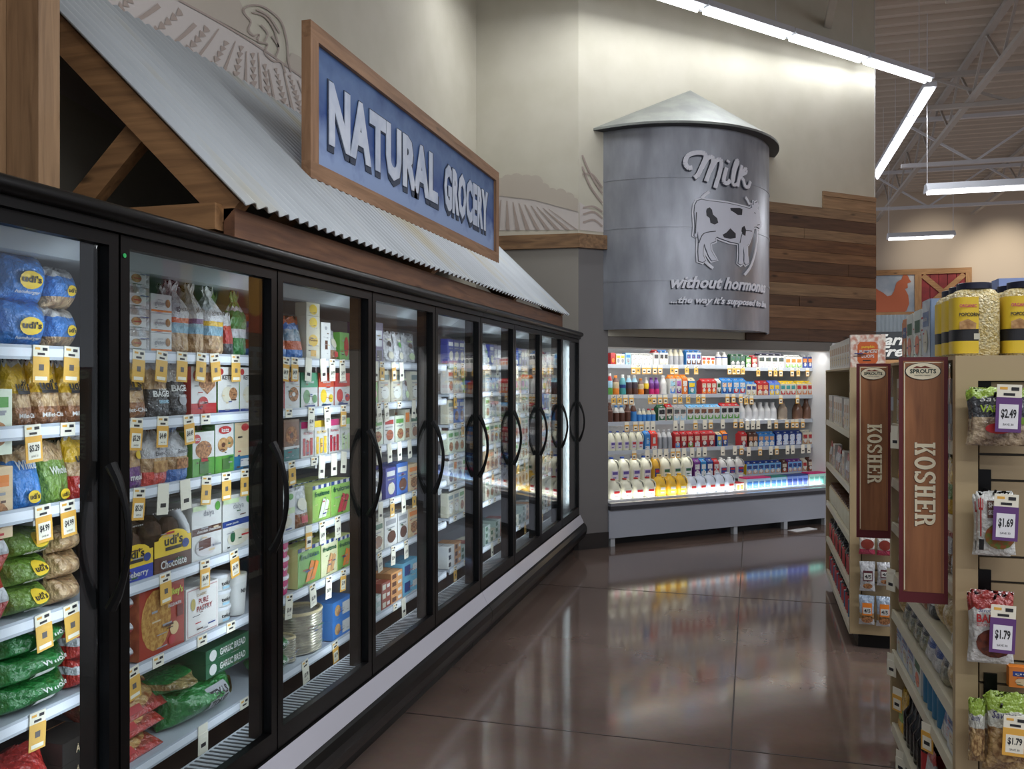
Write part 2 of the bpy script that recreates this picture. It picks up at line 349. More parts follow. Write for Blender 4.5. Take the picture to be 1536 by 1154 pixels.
# ceiling: ribbed deck + open joists
DECK = mat((196, 184, 170), .6); JO = mat((176, 170, 164), .5); JOL = mat((206, 206, 210), .45)
m = MB(); m.box((-3.2, -6, H + .06), (14, 23.4, H + .1), DECK)
y = -4
while y < 23.2:
    m.prism([(-3.2, y, H + .07), (-3.2, y + .04, H), (-3.2, y + .12, H), (-3.2, y + .16, H + .07)], (17.2, 0, 0), DECK); y += .3
struct(m.obj('ceiling'))
def truss(mb, a, b_, zt, zb, step, mm, r=.03):
    a, b_ = Vector(a), Vector(b_); L = (b_ - a).length; d = (b_ - a).normalized(); n = int(L / step)
    for z, w in ((zt, .09), (zb, .08)): mb.bar((a.x, a.y, z), (b_.x, b_.y, z), w, .06, mm)
    for i in range(n):
        p = a + d * i * step; q = a + d * (i + .5) * step; s_ = a + d * (i + 1) * step
        mb.bar((p.x, p.y, zt), (q.x, q.y, zb), r, r, mm); mb.bar((q.x, q.y, zb), (s_.x, s_.y, zt), r, r, mm)
for i, x in enumerate((.82, 2.95, 5.1, 7.3, 9.5)):
    m = MB(); truss(m, (x, -4 if i else 4), (x, 22.9), H - .05, 5.62 if i != 1 else 5.55, 1.5, JO); o = m.obj('ceiling_joist'); tag(o, ['ceiling joist above the diagonal wall, ending near the silo roof', 'open steel joist crossing above the bent light strip', 'open steel joist over the far aisle, second right of the strip', 'open steel joist over the far right side of the store', 'rightmost open steel joist under the deck'][i], 'joist', 'ceiling joists')
for i, y in enumerate((9.6, 13.4, 15.6, 19.4)):
    m = MB(); x0 = 2.4 if y > 11 else 1.9
    truss(m, (x0, y), (13.5, y), 5.95, (5.5, 5.5, 5.2, 5.2)[i], 2.2, JOL if i > 1 else JO, .035); o = m.obj('roof_truss'); tag(o, ['nearest cross truss right of the cream wall', 'second nearest cross truss under the deck', 'pale cross truss above the larger hanging light', 'farthest pale cross truss before the tan end wall'][i], 'truss', 'cross trusses')
# end wall of the store
ENDP = mat((206, 190, 170), .75); YB = 23.0
m = MB(); m.box((1.3, YB, 0), (14, YB + .2, H + .1), ENDP); struct(m.obj('wall_far'))
WB_ = wood((150, 108, 66), (188, 142, 94), 'x', key=6); WBz = wood((150, 108, 66), (188, 142, 94), 'z', key=7)
def fY(px, py, Y=YB): return onY(px, py, Y)
a = fY(1316, 477); c = fY(1456, 402)
# rooster + barn door sign
g = empty('rooster_sign', (a.x, YB - .05, a.z), 'wood framed farm sign with orange rooster and red barn door', 'sign')
x0, x1, z0, z1 = a.x - .9, c.x, a.z, c.z
m = MB(); fw = .13
m.box((x0, YB - .12, z0), (x1, YB, z0 + fw), WB_); m.box((x0, YB - .12, z1 - fw), (x1, YB, z1), WB_)
xm0 = fY(1371, 440).x; xm1 = fY(1381, 440).x
m.box((x1 - fw, YB - .119, z0 + fw), (x1, YB, z1 - fw), WBz); m.box((xm0, YB - .119, z0 + fw), (xm1, YB, z1 - fw), WBz); m.obj('frame', g)
m = MB(); m.box((x0, YB - .06, z0 + fw), (xm0, YB - .02, z1 - fw), mat((150, 165, 180), .7, mix=(205, 208, 210), mscale=1.5)); m.obj('sky_panel', g)
m = MB(); k2 = 1 / 3.979
rp = [(40, 800), (68, 820), (95, 835), (120, 855), (145, 850), (160, 825), (175, 775), (190, 762), (205, 755), (212, 735), (225, 720), (243, 735), (250, 752), (262, 770), (240, 780), (242, 805), (225, 812), (245, 850), (250, 900), (235, 940), (210, 962), (20, 962), (20, 820)]
flat(m, [[(1300 + x * k2, 230 + y * k2) for x, y in rp]], lambda u, v, o: (lambda p: (p.x, YB - .065 - o, p.z))(fY(u, v)), mat((190, 98, 58), .6), th=.02); m.obj('rooster', g)
m = MB(); RED = mat((150, 42, 46), .6, mix=(128, 34, 38), mscale=6)
n = 5
for i in range(n):
    w = (x1 - fw - xm1) / n; m.box((xm1 + i * w + .006, YB - .07, z0 + fw), (xm1 + (i + 1) * w - .006, YB - .02, z1 - fw), RED)
m.obj('barn_door', g)
m = MB()
for s_ in (0, 1):
    p, q = (xm1 + .03, z0 + fw + .03), (x1 - fw - .03, z1 - fw - .03)
    if s_: p, q = (p[0], q[1]), (q[0], p[1])
    m.bar((p[0], YB - .09 - s_ * .01, p[1]), (q[0], YB - .09 - s_ * .01, q[1]), .03, .12, WB_, up=(0, 0, 1))
m.obj('cross_brace', g)
m = MB(); p = fY(1458, 434); q = fY(1505, 434)
m.box((c.x, YB - .08, p.z - 1.3), (q.x, YB, p.z), WB_); p2 = fY(1505, 421); m.box((q.x, YB - .08, p.z - 1.3), (14, YB, p2.z), WB_)
struct(m.obj('trim_4'))
# hanging farm fresh sign
ys = 15.0; p = onY(1312, 498, ys); q = onY(1364, 538, ys)
g = empty('farm_fresh_sign', (p.x, ys, q.z), 'black sign with white script lettering under corrugated metal', 'sign')
m = MB(); m.box((p.x - .2, ys, q.z), (q.x + .3, ys + .05, p.z), mat((46, 50, 54), .6)); m.obj('board', g)
m = MB(); SW = mat((232, 232, 226), .5)
letters(m, 'Farm', lambda u, v, o: (u, ys - .012 + o, v), (p.x + q.x) / 2 + .04, q.z + (p.z - q.z) * .70, (q.x - p.x) * 1.05, (p.z - q.z) * .42, SW, .01, .03, .35)
letters(m, 'Fresh', lambda u, v, o: (u, ys - .012 + o, v), (p.x + q.x) / 2 + .1, q.z + (p.z - q.z) * .27, (q.x - p.x) * 1.2, (p.z - q.z) * .40, SW, .01, .03, .35); m.obj('lettering', g)
m = MB(); i = 0; x = p.x - .2; CORR = mat((165, 172, 176), .35, .8)
while x < q.x + .3: m.prism([(x, ys + .02, p.z), (x + .03, ys - .01, p.z), (x + .06, ys + .02, p.z)], (0, 0, .27), CORR); x += .06
m.obj('corrugated_top', g)
m = MB(); m.box((p.x - .25, ys + .05, 0), (q.x + .35, ys + .5, q.z), wood((96, 66, 44), (130, 94, 64), 'x', key=8)); m.box((p.x - .25, ys - .02, q.z - .13), (q.x + .35, ys + .05, q.z - .02), WB_); m.box((p.x - .3, ys - .3, q.z - .35), (q.x + .4, ys + .5, q.z - .14), mat((215, 215, 210), .5)); m.obj('shelf_unit', g)
# ---------------------------------------------------------------- lights of the room
LAMP = mat((250, 252, 255), .4, emit=4); HOUS = mat((196, 200, 208), .4)
LCOL = (.95, .97, 1)
def strip(i, p, q, label, pw=9):
    """surface strip fixture: housing, two tubes and its light"""
    p, q = Vector(p), Vector(q); d = (q - p).normalized(); s_ = d.cross(Vector((0, 0, 1)))
    g = empty('strip_light', tuple(p + Vector((0, 0, .09))), label, 'light', 'strip lights round the diagonal wall')
    m = MB(); m.bar(p + Vector((0, 0, .05)), q + Vector((0, 0, .05)), .15, .06, HOUS); m.obj('housing', g)
    m = MB(); a_ = p + d * .2; m.tube([a_ + Vector((0, 0, .08)), (a_.x, a_.y, H + .05)], .004, JOL, 5); m.obj('hanger', g)
    for e in (-.035, .035):
        m = MB(); m.tube([p + s_ * e + d * .03, q + s_ * e - d * .03], .021, LAMP, 8); m.obj('tube', g)
    area('strip_lamp', (p + q) / 2 - Vector((0, 0, .04)), (0, 0, -1), (q - p).length * .95, .12, pw, LCOL, d)
z = 5.23; P2 = Vector((2.094, 11.38, z)); P1 = Vector((CP * 1.92 - SP * 8.4, SP * 1.92 + CP * 8.4, z)); dL = (P2 - P1).normalized()
NM = ['nearest the corner', 'second nearest the bend', 'third from the bend']
names = ['strip light at the bend, above the cream wall', 'strip light second from the bend over the cream wall', 'strip light third from the bend over the cream wall', 'strip light fourth from the bend, above the silo', 'strip light fifth from the bend, above the silo left side', 'strip light sixth from the bend, over the grocery sign end']
for i in range(5):
    a_ = P2 - dL * (.06 + i * 1.255); strip(i, a_, a_ - dL * 1.225, names[i], (2.5, 4, 6, 8.5, 11)[i])
nm2 = ['strip light just behind the bend', 'strip light second behind the bend', 'strip light third behind the bend', 'strip light last in the row behind the wall edge']
for i in range(4):
    a_ = Vector((2.12, 11.6 + i * 1.25, z)); strip(i, a_, a_ + Vector((0, 1.22, 0)), nm2[i])
def pendant(x, y, z, L, label, power=60, group='hanging shop lights'):
    g = empty('pendant_light', (x, y, z), label, 'light', group)
    m = MB(); m.prism([(x - L / 2, y - .06, z + .1), (x - L / 2, y + .06, z + .1), (x - L / 2, y + .15, z), (x - L / 2, y - .15, z)], (L, 0, 0), HOUS); m.obj('housing', g)
    for e in (-.06, .06):
        m = MB(); m.tube([(x - L / 2 + .03, y + e, z - .012), (x + L / 2 - .03, y + e, z - .012)], .02, LAMP, 8); m.obj('tube', g)
    for e in (-1, 1):
        m = MB(); m.tube([(x + e * L * .48, y, z + .09), (x + e * L * .48, y, H + .07)], .006, JOL, 5); m.obj('hanger', g)
    area('pendant_lamp', (x, y, z - .05), (0, 0, -1), L * .95, .25, power, LCOL, (1, 0, 0))
p = onY(1464, 284, 12.5); pendant(p.x, p.y, p.z, 1.22, 'larger hanging fluorescent light under the joists')
p = onY(1381, 356, 18.6); pendant(p.x, p.y, p.z, 1.22, 'smaller hanging fluorescent light before the tan end wall')
k = 0
for yy in (-2.2, .4, 3.0, 5.6):
    for xx in (1.0, 3.6, 6.2):
        if yy > 5 and xx < 2: continue
        pendant(xx, yy, 4.75, 2.4, 'hanging aisle light out of the picture, row %s, column %s' % (['one', 'two', 'three', 'four'][int((yy + 2.2) / 2.6 + .5)], ['left', 'middle', 'right'][int((xx - 1) / 2.6 + .5)]), 30, 'aisle lights overhead'); k += 1
for xx in (8.0, 11.0): pendant(xx, 17.5, 4.9, 2.4, 'hanging light over the far aisles, %s one' % ('left' if xx < 9 else 'right'), 60, 'far aisle lights')
sp = bpy.data.lights.new('wall_washer', 'SPOT'); sp.energy = 150; sp.spot_size = 1.0; sp.spot_blend = 1; sp.color = (1, .93, .8); sp.shadow_soft_size = .1
so = bpy.data.objects.new('wall_washer', sp); COL.objects.link(so); p = fY(1505, 400); so.location = (p.x, YB - 2.4, 5.3)
so.rotation_euler = (Vector((p.x, YB, p.z)) - so.location).to_track_quat('-Z', 'Y').to_euler()
sp2 = sp.copy(); sp2.energy = 70; so2 = bpy.data.objects.new('wall_washer', sp2); COL.objects.link(so2); p = fY(1400, 385); so2.location = (p.x, YB - 2.4, 5.3)
so2.rotation_euler = (Vector((p.x, YB, p.z)) - so2.location).to_track_quat('-Z', 'Y').to_euler()
# ================================================================ shed roof over the freezers
RW = wood((110, 80, 52), (158, 118, 78), 'y', key=9); RWx = wood((118, 86, 56), (166, 124, 82), 'x', key=10); RWz = wood((110, 84, 58), (156, 124, 90), 'z', key=11)
Y0r, Y1r = 2.40, 7.41
E0 = Vector((-1.55, 0, 2.20)); R0 = Vector((-2.60, 0, 3.217))
g = empty('shed_roof', (-1.6, Y0r, 2.09), 'corrugated metal lean-to roof on timber frame above the freezers', 'roof')
cm = bpy.data.materials.new('corrugated_metal'); cm.use_nodes = True; nt = cm.node_tree; b = nt.nodes['Principled BSDF']; b.inputs['Metallic'].default_value = .35; b.inputs['Roughness'].default_value = .45
tc = nt.nodes.new('ShaderNodeTexCoord'); mp = nt.nodes.new('ShaderNodeMapping'); mp.inputs['Scale'].default_value = (.5, 1.6, .5)
n = nt.nodes.new('ShaderNodeTexNoise'); n.inputs['Scale'].default_value = 1.2; n.inputs['Detail'].default_value = 5; r = nt.nodes.new('ShaderNodeValToRGB')
r.color_ramp.elements[0].position = .3; r.color_ramp.elements[0].color = (*lin((170, 178, 184)), 1); r.color_ramp.elements[1].position = .75; r.color_ramp.elements[1].color = (*lin((186, 176, 140)), 1)
e = r.color_ramp.elements.new(.55); e.color = (*lin((192, 200, 206)), 1)
nt.links.new(tc.outputs['Object'], mp.inputs[0]); nt.links.new(mp.outputs[0], n.inputs['Vector']); nt.links.new(n.outputs[0], r.inputs[0]); nt.links.new(r.outputs[0], b.inputs['Base Color'])
m = MB(); pit = .068; ny = int((Y1r - Y0r) / pit * 8); up = (R0 - E0).normalized(); nrm = Vector((-up.z, 0, up.x)) * -1
nrm = Vector((up.z, 0, -up.x)); vs = []
for i in range(ny + 1):
    y = Y0r + (Y1r - Y0r) * i / ny; h = .009 * math.cos(2 * PI * (y / pit))
    for base in (E0, R0):
        for th in (0, .004): v = base + nrm * (h + th); vs.append((v.x, y, v.z))
fs = []
for i in range(ny):
    a, c = 4 * i, 4 * i + 4
    fs += [(a + 1, a + 3, c + 3, c + 1), (a, c, c + 2, a + 2), (a, a + 1, c + 1, c)]
fs += [(0, 2, 3, 1)]
m.add(vs, fs, cm); m.smooth = True; m.obj('corrugated_sheet', g)
def rp_(s_, dn): v = E0 + (R0 - E0) * s_ - nrm * dn; return v
m = MB(); m.box((-1.64, Y0r + .02, 2.098), (-1.60, Y1r - .03, 2.19), wood((84, 54, 38), (122, 84, 58), 'y', key=12)); m.obj('fascia_board', g)
m = MB()
for yy in (Y0r + .05, 4.2, 5.8, Y1r - .08):
    a_, c_ = rp_(.02, .065), rp_(.985, .065); m.bar((a_.x, yy, a_.z), (c_.x, yy, c_.z), .06, .10, RWx, up=(0, 0, 1))
m.obj('rafter', g)
m = MB(); m.box((-2.60, Y0r - .02, 2.118), (-1.645, Y0r + .06, 2.203), RWx); m.obj('tie_beam', g)
m = MB(); v = rp_(.55, .1); a_ = onY(215, 185, Y0r + .06); c_ = onY(112, 312, Y0r + .06)
m.bar((a_.x, Y0r + .08, a_.z), (c_.x, Y0r + .08, c_.z), .05, .085, RWx, up=(0, 0, 1)); m.obj('brace', g)
m = MB(); a_ = onY(322, 262, Y0r + .06); c_ = onY(270, 312, Y0r + .06); m.bar((a_.x, Y0r + .6, a_.z), (c_.x, Y0r + .6, c_.z), .05, .07, RWx, up=(0, 0, 1)); m.obj('brace', g)
m = MB(); m.box((-2.62 + .012, Y0r, 3.0), (-2.50, Y1r, 3.1), RW); m.obj('ledger_board', g)
m = MB(); m.box((-2.6, Y0r - .02, 2.10), (-2.52, Y0r + .06, 3.06), RWz); m.obj('upright', g)
# cedar post clad in boards at the near end
g = empty('cedar_post', (-2.1, 2.04, 2.08), 'tall cedar clad post standing on the freezer top, left edge', 'post')
m = MB(); m.box((-2.115, 2.04, 2.081), (-2.0, 2.12, H), RWz); m.obj('front_board', g)
m = MB(); m.box((-2.16, 2.0, 2.081), (-2.118, 2.10, H), wood((130, 100, 70), (170, 136, 100), 'z', key=13)); m.obj('corner_board', g)
m = MB(); m.box((-2.59, 1.6, 2.081), (-2.162, 2.06, H), wood((104, 78, 54), (146, 112, 80), 'z', key=14)); m.obj('side_board', g)
# NATURAL GROCERY sign
XS = -1.88; p = onX(466, 267, XS); q = onX(748.5, 394, XS); t_ = onX(466, 32, XS); t2 = onX(748, 257, XS)
ya, yb = p.y, q.y; za = (p.z + q.z) / 2; zb = (t_.z + t2.z) / 2
g = empty('grocery_sign', (XS, (ya + yb) / 2, za), 'blue sign with white capital letters in a wooden frame on the roof', 'sign')
fw = .075; SWd = wood((124, 90, 62), (158, 120, 88), 'y', key=15); SWz = wood((124, 90, 62), (158, 120, 88), 'z', key=16)
m = MB(); m.box((XS - .045, ya, za), (XS, yb, za + fw), SWd); m.box((XS - .045, ya, zb - fw), (XS, yb, zb), SWd)
m.box((XS - .045, ya, za + fw), (XS, ya + fw, zb - fw), SWz); m.box((XS - .045, yb - fw, za + fw), (XS, yb, zb - fw), SWz); m.obj('wooden_frame', g)
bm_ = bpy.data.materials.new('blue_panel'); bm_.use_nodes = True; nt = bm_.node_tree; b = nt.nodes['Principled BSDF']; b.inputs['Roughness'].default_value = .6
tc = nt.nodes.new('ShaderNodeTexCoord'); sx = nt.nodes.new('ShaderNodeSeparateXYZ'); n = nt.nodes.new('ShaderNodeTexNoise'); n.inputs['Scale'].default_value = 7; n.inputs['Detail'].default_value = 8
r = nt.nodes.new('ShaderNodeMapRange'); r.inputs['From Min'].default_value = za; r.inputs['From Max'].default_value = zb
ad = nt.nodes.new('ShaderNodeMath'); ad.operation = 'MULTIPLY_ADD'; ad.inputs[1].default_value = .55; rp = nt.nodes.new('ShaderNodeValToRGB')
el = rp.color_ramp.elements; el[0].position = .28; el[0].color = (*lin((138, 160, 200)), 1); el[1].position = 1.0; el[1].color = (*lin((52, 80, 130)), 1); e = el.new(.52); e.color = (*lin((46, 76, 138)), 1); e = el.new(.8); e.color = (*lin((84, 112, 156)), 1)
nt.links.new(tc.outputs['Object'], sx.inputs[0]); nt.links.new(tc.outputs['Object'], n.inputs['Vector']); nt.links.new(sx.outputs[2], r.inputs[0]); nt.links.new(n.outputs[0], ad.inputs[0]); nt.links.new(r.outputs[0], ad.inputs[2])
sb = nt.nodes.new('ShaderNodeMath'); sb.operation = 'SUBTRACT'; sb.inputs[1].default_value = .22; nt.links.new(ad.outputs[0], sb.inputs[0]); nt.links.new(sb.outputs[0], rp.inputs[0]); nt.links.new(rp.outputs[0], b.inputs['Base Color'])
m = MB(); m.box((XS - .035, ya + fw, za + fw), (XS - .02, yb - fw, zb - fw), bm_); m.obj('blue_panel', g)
n0, n1 = onX(497, 130, XS), onX(734, 300, XS); zlo = onX(505, 222, XS).z; zhi = onX(500, 122, XS).z
for ch0, ch1, st_ in ((0, .575, 'NATURAL'), (.625, 1, 'GROCERY')):
    ca, cb = n0.y + (n1.y - n0.y) * ch0, n0.y + (n1.y - n0.y) * ch1
    if st_ == 'GROCERY': zl, zh = zlo + .0, zhi + .0
    m = MB(); sh = mat((44, 56, 78), .6)  # dark, shifted copy of each word paints its drop shadow
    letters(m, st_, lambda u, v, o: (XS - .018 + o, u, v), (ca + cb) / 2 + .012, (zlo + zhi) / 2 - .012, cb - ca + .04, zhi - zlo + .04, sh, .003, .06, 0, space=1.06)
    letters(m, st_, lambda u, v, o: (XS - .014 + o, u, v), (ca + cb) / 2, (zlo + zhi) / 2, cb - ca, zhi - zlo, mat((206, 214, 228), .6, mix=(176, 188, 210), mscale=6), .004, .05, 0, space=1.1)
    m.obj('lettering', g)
# ================================================================ milk silo
ct, co, RS = 1.315, -.59, 1.19; TH = math.acos(.59 / 1.19)
def cyl(th, r, z): p = D(ct, co, 0); v = Vector((p.x, p.y)) + (DN * math.cos(th) + DD * math.sin(th)) * r; return (v.x, v.y, z)
g = empty('milk_silo', tuple(D(ct, .3, 2.12)), 'galvanised metal half silo with conical roof and white milk lettering', 'silo')
sm = bpy.data.materials.new('galvanised_metal'); sm.use_nodes = True; nt = sm.node_tree; b = nt.nodes['Principled BSDF']; b.inputs['Metallic'].default_value = .55; b.inputs['Roughness'].default_value = .42
tc = nt.nodes.new('ShaderNodeTexCoord'); mp = nt.nodes.new('ShaderNodeMapping'); mp.inputs['Scale'].default_value = (3, 3, 1.0); n = nt.nodes.new('ShaderNodeTexNoise'); n.inputs['Scale'].default_value = 1.5; n.inputs['Detail'].default_value = 8; r = nt.nodes.new('ShaderNodeValToRGB')
r.color_ramp.elements[0].position = .3; r.color_ramp.elements[0].color = (*lin((128, 132, 140)), 1); r.color_ramp.elements[1].position = .75; r.color_ramp.elements[1].color = (*lin((176, 180, 190)), 1)
nt.links.new(tc.outputs['Object'], mp.inputs[0]); nt.links.new(mp.outputs[0], n.inputs['Vector']); nt.links.new(n.outputs[0], r.inputs[0]); nt.links.new(r.outputs[0], b.inputs['Base Color'])
def band(mb, r0, r1, z0, z1, mm, n=56, th=TH):
    vs = []
    for i in range(n + 1):
        a = -th + 2 * th * i / n; vs += [cyl(a, r1, z0), cyl(a, r1, z1), cyl(a, r0, z0), cyl(a, r0, z1)]
    fs = []
    for i in range(n):
        a, c = 4 * i, 4 * i + 4; fs += [(a, c, c + 1, a + 1), (a + 3, c + 3, c + 2, a + 2), (a + 1, c + 1, c + 3, a + 3), (a + 2, c + 2, c, a)]
    fs += [(0, 1, 3, 2), (4 * n, 4 * n + 2, 4 * n + 3, 4 * n + 1)]; mb.add(vs, fs, mm); mb.smooth = True
m = MB(); band(m, RS - .02, RS, 2.12, 4.07, sm); m.obj('silo_body', g)
m = MB(); vs = [cyl(-TH + 2 * TH * i / 40, RS - .004, 2.135) for i in range(41)]; m.prism(vs, (0, 0, .012), mat((120, 122, 126), .5)); m.obj('silo_bottom', g)
for zz in (2.59, 3.10, 3.57):
    m = MB(); band(m, RS - .005, RS + .004, zz - .012, zz + .012, sm); m.obj('seam', g)
m = MB(); ap = D(ct, .02, 4.60); n = 48; RE = RS + .1; the = math.acos(.59 / RE); low = []; hi = []
for i in range(n + 1):
    a = -the + 2 * the * i / n; low.append(cyl(a, RE, 4.045)); hi.append(cyl(a, RE, 4.07))
m.add([tuple(ap)] + hi + low, [(0, i + 1, i + 2) for i in range(n)] + [(i + 1, n + 2 + i, n + 3 + i, i + 2) for i in range(n)], mat((150, 154, 150), .42, .6, mix=(134, 138, 136), mscale=5))
m.prism(low, (0, 0, .004), mat((60, 62, 64), .6)); m.obj('cone_roof', g)
def thpx(px, r=RS):
    lo, hi_ = -TH, .82
    for _ in range(40):
        mi = (lo + hi_) / 2; p = cyl(mi, r, 2); xc = CP * p[0] + SP * p[1]; zc = -SP * p[0] + CP * p[1]
        if CX + F * xc / zc < px: lo = mi
        else: hi_ = mi
    return lo
def sm_map(u, v, o): return cyl(u / RS, RS + .012 + o, v)       # u = arc length, v = height
def zc_th(th): p = cyl(th, RS, 2); return -SP * p[0] + CP * p[1]
def P2S(px, py): th = thpx(px); return (th * RS, CAMZ + (HY - py) * zc_th(th) / F)
LWH = mat((226, 229, 240), .45); LSH = mat((58, 64, 80), .5)  # LSH paints the drop shadow under the letters, also the cow's outline
m = MB()
MK = 2.814
def cr(x, y): return P2S(880 + x / MK, 120 + y / MK)
def script(pts, w, taper=None):
    S = [cr(*p) for p in pts]
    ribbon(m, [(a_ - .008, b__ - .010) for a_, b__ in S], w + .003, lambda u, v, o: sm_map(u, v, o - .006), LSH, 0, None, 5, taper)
    ribbon(m, S, w, sm_map, LWH, .012, None, 5, taper)
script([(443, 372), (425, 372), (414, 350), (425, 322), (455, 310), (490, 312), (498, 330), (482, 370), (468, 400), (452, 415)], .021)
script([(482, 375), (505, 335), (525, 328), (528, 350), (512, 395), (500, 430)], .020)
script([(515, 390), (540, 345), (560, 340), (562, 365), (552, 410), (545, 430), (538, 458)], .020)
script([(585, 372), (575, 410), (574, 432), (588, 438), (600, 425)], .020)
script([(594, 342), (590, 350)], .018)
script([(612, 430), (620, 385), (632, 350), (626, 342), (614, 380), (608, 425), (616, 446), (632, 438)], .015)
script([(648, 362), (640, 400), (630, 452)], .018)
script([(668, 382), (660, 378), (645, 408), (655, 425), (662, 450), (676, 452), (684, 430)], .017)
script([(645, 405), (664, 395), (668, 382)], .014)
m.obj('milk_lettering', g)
m = MB()
def sline(st_, x0, y0, x1, y1, sh):   # text box in crop pixels of its left end; arc-true to right end
    a_ = cr(x0, y0); b_ = cr(x0, y1); c_ = cr(x1, (y0 + y1) / 2); w = c_[0] - a_[0]; h = a_[1] - b_[1]
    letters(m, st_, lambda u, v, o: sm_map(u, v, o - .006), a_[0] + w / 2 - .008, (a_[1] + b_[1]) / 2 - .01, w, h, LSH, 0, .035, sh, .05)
    letters(m, st_, sm_map, a_[0] + w / 2, (a_[1] + b_[1]) / 2, w, h, LWH, .01, .03, sh, .05)
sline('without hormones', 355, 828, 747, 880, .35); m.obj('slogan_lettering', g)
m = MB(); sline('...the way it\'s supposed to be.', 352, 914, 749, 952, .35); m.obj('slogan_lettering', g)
m = MB()
cow = [(452, 560), (455, 530), (464, 512), (480, 507), (520, 514), (580, 521), (640, 534), (680, 545), (692, 540), (688, 525), (697, 530), (699, 515), (705, 522), (714, 516), (718, 528), (712, 545), (722, 560), (724, 585), (732, 612), (722, 627), (710, 620), (700, 622), (697, 640), (688, 665), (678, 692), (671, 700), (672, 740), (677, 775), (665, 781), (659, 770), (660, 740), (655, 705), (652, 740), (656, 775), (645, 781), (635, 775), (638, 740), (636, 692), (600, 684), (560, 670), (545, 663), (538, 672), (540, 682), (528, 686), (518, 692), (520, 720), (532, 742), (546, 760), (524, 764), (512, 745), (499, 712), (493, 692), (488, 705), (487, 740), (498, 764), (486, 770), (470, 766), (468, 725), (470, 680), (466, 640), (462, 668), (452, 660), (456, 620)]
cS = [cr(x, y) for x, y in cow]; cx_ = sum(p[0] for p in cS) / len(cS); cz_ = sum(p[1] for p in cS) / len(cS)
def offs(P, d):
    out = []; n = len(P)
    A = sum(P[i][0] * P[(i + 1) % n][1] - P[(i + 1) % n][0] * P[i][1] for i in range(n)); sg = 1 if A > 0 else -1
    for i in range(n):
        a_, c_ = Vector(P[i - 1]), Vector(P[(i + 1) % n]); t__ = (c_ - a_).normalized(); out.append((P[i][0] + sg * t__.y * d, P[i][1] - sg * t__.x * d))
    return out
flat(m, [offs(cS, .022)], lambda u, v, o: sm_map(u, v, o - .004), LWH, .004, .05)
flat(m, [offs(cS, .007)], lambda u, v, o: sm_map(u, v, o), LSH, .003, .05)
flat(m, [cS], lambda u, v, o: sm_map(u, v, o + .003), mat((212, 216, 230), .45), .005, .05)
BLK = mat((48, 50, 58), .5)
for sp_ in ([(503, 545), (515, 540), (524, 550), (528, 570), (545, 585), (550, 605), (535, 612), (518, 605), (515, 585), (502, 575), (500, 555)], [(600, 542), (640, 542), (650, 548), (648, 572), (632, 572), (615, 560), (602, 552)], [(568, 655), (585, 645), (600, 628), (612, 640), (622, 650), (622, 668), (600, 672), (575, 667)], [(648, 625), (658, 617), (665, 635), (662, 660), (654, 655), (646, 640)]):
    flat(m, [[cr(x, y) for x, y in sp_]], lambda u, v, o: sm_map(u, v, o + .009), BLK, .002, .05)
for c_ in ([(460, 560), (458, 600), (456, 650)], [(640, 690), (655, 640), (690, 640)], [(470, 690), (490, 650), (540, 640)], [(700, 560), (704, 566)], [(722, 612), (712, 614)]):
    S = [cr(*p) for p in c_]; ribbon(m, S, .004, lambda u, v, o: sm_map(u, v, o + .009), BLK, .001, None, 4)
for c_ in ([(515, 474), (498, 485), (482, 502)], [(664, 496), (673, 510), (681, 528)], [(712, 630), (712, 680), (702, 740), (685, 790), (660, 824)], [(498, 768), (512, 782), (530, 796)]):
    S = [cr(*p) for p in c_]; ribbon(m, S, .014, sm_map, LWH, .008, None, 5)
m.obj('cow_emblem', g)
# ceiling end of room on the right: long banners of produce art opposite the freezers
for i, (ya_, yb_, cc, c2, lb) in enumerate(((7.9, 9.15, (170, 30, 30), (60, 120, 40), 'red tomato banner'), (9.17, 10.2, (230, 180, 30), (90, 140, 40), 'yellow pepper banner'), (10.22, 11.4, (220, 100, 30), (240, 170, 40), 'orange carrot banner'))):
    g = empty('hanging_banner', (3.62, (ya_ + yb_) / 2, 2.3), lb + ' hung over the far aisle, mirrored in the freezer glass', 'banner', 'produce banners')
    m = MB(); m.box((3.6, ya_, 2.3), (3.63, yb_, 3.7), mat(cc, .6)); m.obj('panel', g)
    m = MB(); yc = (ya_ + yb_) / 2; m.prism([(3.598, yc + .3 * math.cos(a * PI / 8), 2.95 + .42 * math.sin(a * PI / 8)) for a in range(16)], (-.004, 0, 0), mat(c2, .6)); m.obj('emblem', g)
    for yy in (ya_ + .1, yb_ - .1):
        m = MB(); m.tube([(3.615, yy, 3.69), (3.615, yy, H + .07)], .004, JOL, 5); m.obj('hanger', g)
